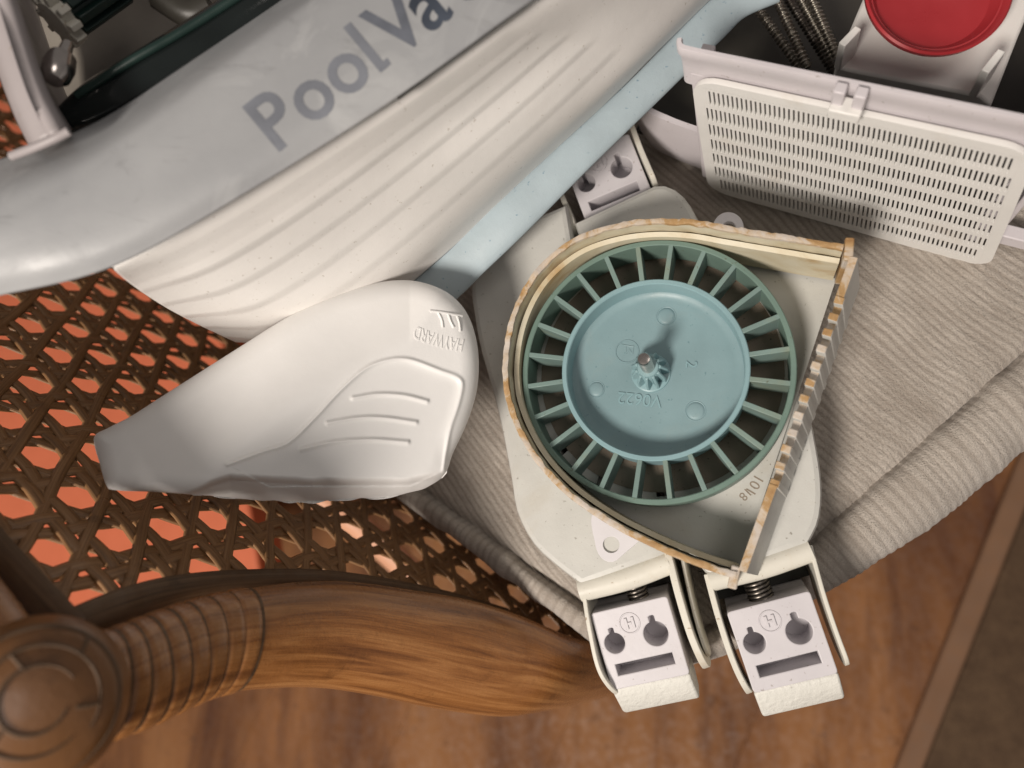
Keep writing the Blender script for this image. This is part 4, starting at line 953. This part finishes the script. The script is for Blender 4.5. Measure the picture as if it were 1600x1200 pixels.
hole = lambda i, j: 0 <= i < nx and 0 <= j < ny and i % 2 == 1 and j % 2 == 1 and not ((i in (1, nx - 2)) and (j in (1, ny - 2)))
GV = {}; GL = []
def gv(i, j, b):
    if (i, j, b) not in GV:
        q_ = shr([(gx[i], gy[j])])[0]; GV[(i, j, b)] = len(GL); GL.append(w0 + N * (0.22 - 0.13 * b) + q_[0] * U + q_[1] * Vd)
    return GV[(i, j, b)]
GF = []
for i in range(nx):
    for j in range(ny):
        if hole(i, j): continue
        GF.append((gv(i, j, 0), gv(i, j + 1, 0), gv(i + 1, j + 1, 0), gv(i + 1, j, 0)))
        for (a_, b_, n_) in (((i, j), (i, j + 1), (i - 1, j)), ((i + 1, j + 1), (i + 1, j), (i + 1, j)), ((i, j + 1), (i + 1, j + 1), (i, j + 1)), ((i + 1, j), (i, j), (i, j - 1))):
            if hole(*n_): GF.append((gv(*b_, 0), gv(*a_, 0), gv(*a_, 1), gv(*b_, 1)))
gr_ = obj('slot_grid', np.array(GL), GF, 'vent', scr, False)
if gr_.data.polygons[0].normal @ Vector(N) < 0: gr_.data.flip_normals()
# dark sheet added behind the screen, its colour standing in for shade in the slots
box('slot_shade', (w0, U, Vd, N), (0.0, 1.2, -0.9), (Wd, SH - 0.1, -0.8), 'dark', tray, 0)
for x0_ in (-0.12, Wd - 0.1): box('screen_frame', (w0, U, Vd, N), (x0_, 0.2, -1.15), (x0_ + 0.42, SH - 0.5, -0.06), 'tray', tray, 0.03)
# clip on the rim
cp = PZ(1327, 150, ZR); fr = (np.array([cp[0], cp[1], 0]), U, -N, np.array([0, 0, 1.0]))
clip = box('clip', fr, (-0.45, -0.25, ZR - 0.95), (0.45, 0.28, ZR - 0.5), 'vent', tray, 0.05)
box('clip_post', fr, (-0.45, -0.05, ZR - 0.55), (-0.12, 0.3, ZR + 0.12), 'tray', tray, 0.04); box('clip_post', fr, (0.12, -0.05, ZR - 0.55), (0.45, 0.3, ZR + 0.12), 'tray', tray, 0.04)
# tray floor and lower shell
box('side_wall', (w0, U, Vd, N), (Wd + 0.62, -0.9, -13), (Wd + 0.84, SH - 0.6, -0.34), 'tray', tray, 0.04)
box('back_wall', (w0, U, Vd, N), (-0.6, -0.9, -13.25), (Wd + 0.84, SH - 0.6, -13.02), 'tray', tray, 0.04)
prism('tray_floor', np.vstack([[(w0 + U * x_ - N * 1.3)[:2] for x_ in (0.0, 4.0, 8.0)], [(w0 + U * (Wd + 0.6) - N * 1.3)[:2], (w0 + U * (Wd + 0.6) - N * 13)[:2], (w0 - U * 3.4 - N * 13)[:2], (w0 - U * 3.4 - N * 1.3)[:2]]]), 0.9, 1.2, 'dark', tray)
spx = cat_rom([(940, 60), (975, 130), (996, 172), (1040, 196), (1090, 214), (1130, 225)], 60); sw = pxz(spx, 3.4); t = np.gradient(sw, axis=0); t /= np.linalg.norm(t, axis=1)[:, None]; ns = np.stack([t[:, 1], -t[:, 0]], 1)
if ns[40][1] > 0: ns = -ns
ribbon('lower_shell', sw - ns * 0.3, ns, [(0.12, 3.4), (-0.1, 3.4), (-0.3, 0.25), (0.0, 0.1), (0.22, 1.2)], 'tray', tray)
box('side_rail', (PZ(1590, 380, 0.2), U, -N, np.array([0, 0, 1.0])), (-1.7, -0.2, 0.0), (0.9, 0.3, 0.7), 'tray', tray, 0.05)
# threaded rods in the tray
rods = [((1178, 5), (1252, 108), 3.2), ((1211, -8), (1262, 106), 3.6), ((1228, -8), (1304, 114), 3.0), ((1246, -12), (1302, 92), 3.9), ((1264, -12), (1308, 88), 4.2)]
rl = ['tarnished threaded rod nearest the blue bumper in the tray', 'tarnished threaded rod second from the blue bumper', 'dark threaded rod in the middle of the five in the tray', 'tarnished threaded rod second from the white bracket', 'tarnished threaded rod beside the white bracket']
for (a, b, z), lb in zip(rods, rl):
    A = PZ(*a, z); B = PZ(*b, z - 0.3); A = A + (A - B) * 0.3; n = 170; s = np.linspace(0, 1, n); L = np.linalg.norm(B - A)
    o = tube('threaded_rod', A + (B - A) * s[:, None], 0.155 + 0.04 * np.sin(2 * math.pi * L * s / 0.17), 'bronze' if 'dark' not in lb else 'spring', None, 12)
    tag(o, lb, 'rod', 'threaded rods lying in the white tray')
br = empty('bracket', PZ(1440, 90, 3.0), 'white plastic bracket with two upright tabs under the red dish', 'bracket')
ZBk = 5.0
prism('plate', pxz([(1304, 106), (1318, 70), (1360, -30), (1640, -60), (1590, 60), (1549, 165), (1530, 150)], ZBk), 1.25, ZBk, 'vent', br, 0.1)
def upright(a, b, z0, z1, th=0.25):
    A = PZ(*a, z0); B = PZ(*b, z0); U_ = B - A; Lq = np.linalg.norm(U_); U_ /= Lq; V_ = np.array([-U_[1], U_[0], 0])
    box('upright_tab', (np.array([A[0], A[1], 0]), U_, V_, np.array([0, 0, 1.0])), (0, -th / 2, z0 - 0.05), (Lq, th / 2, z1), 'vent', br, 0.04)
upright((1307, 108), (1332, 82), ZBk, ZBk + 1.4); upright((1519, 150), (1544, 118), ZBk, ZBk + 1.4)
dc = PZ(1462, -22, 6.6); rdish = 2.0; 
dish = empty('red_dish', np.array([dc[0], dc[1], ZBk]), 'shallow round red plastic dish on the white bracket', 'dish')
dax = np.array([0.16, -0.12, 1.0])
lathe('bowl', np.array([dc[0], dc[1], 6.1]), [(0, -0.15), (1.2, -0.1), (1.75, 0.05), (1.92, 0.26), (1.98, 0.36), (2.03, 0.36), (2.12, 0.5), (2.2, 0.56), (2.26, 0.5), (2.22, 0.3), (2.0, -0.05), (1.6, -0.35), (0, -0.45)], 'red', dish, 96, dax)
lathe('stem', np.array([dc[0], dc[1], 6.1]), [(0.8, -1.1), (0.8, -0.4), (0, -0.4)], 'red', dish, 32, dax)
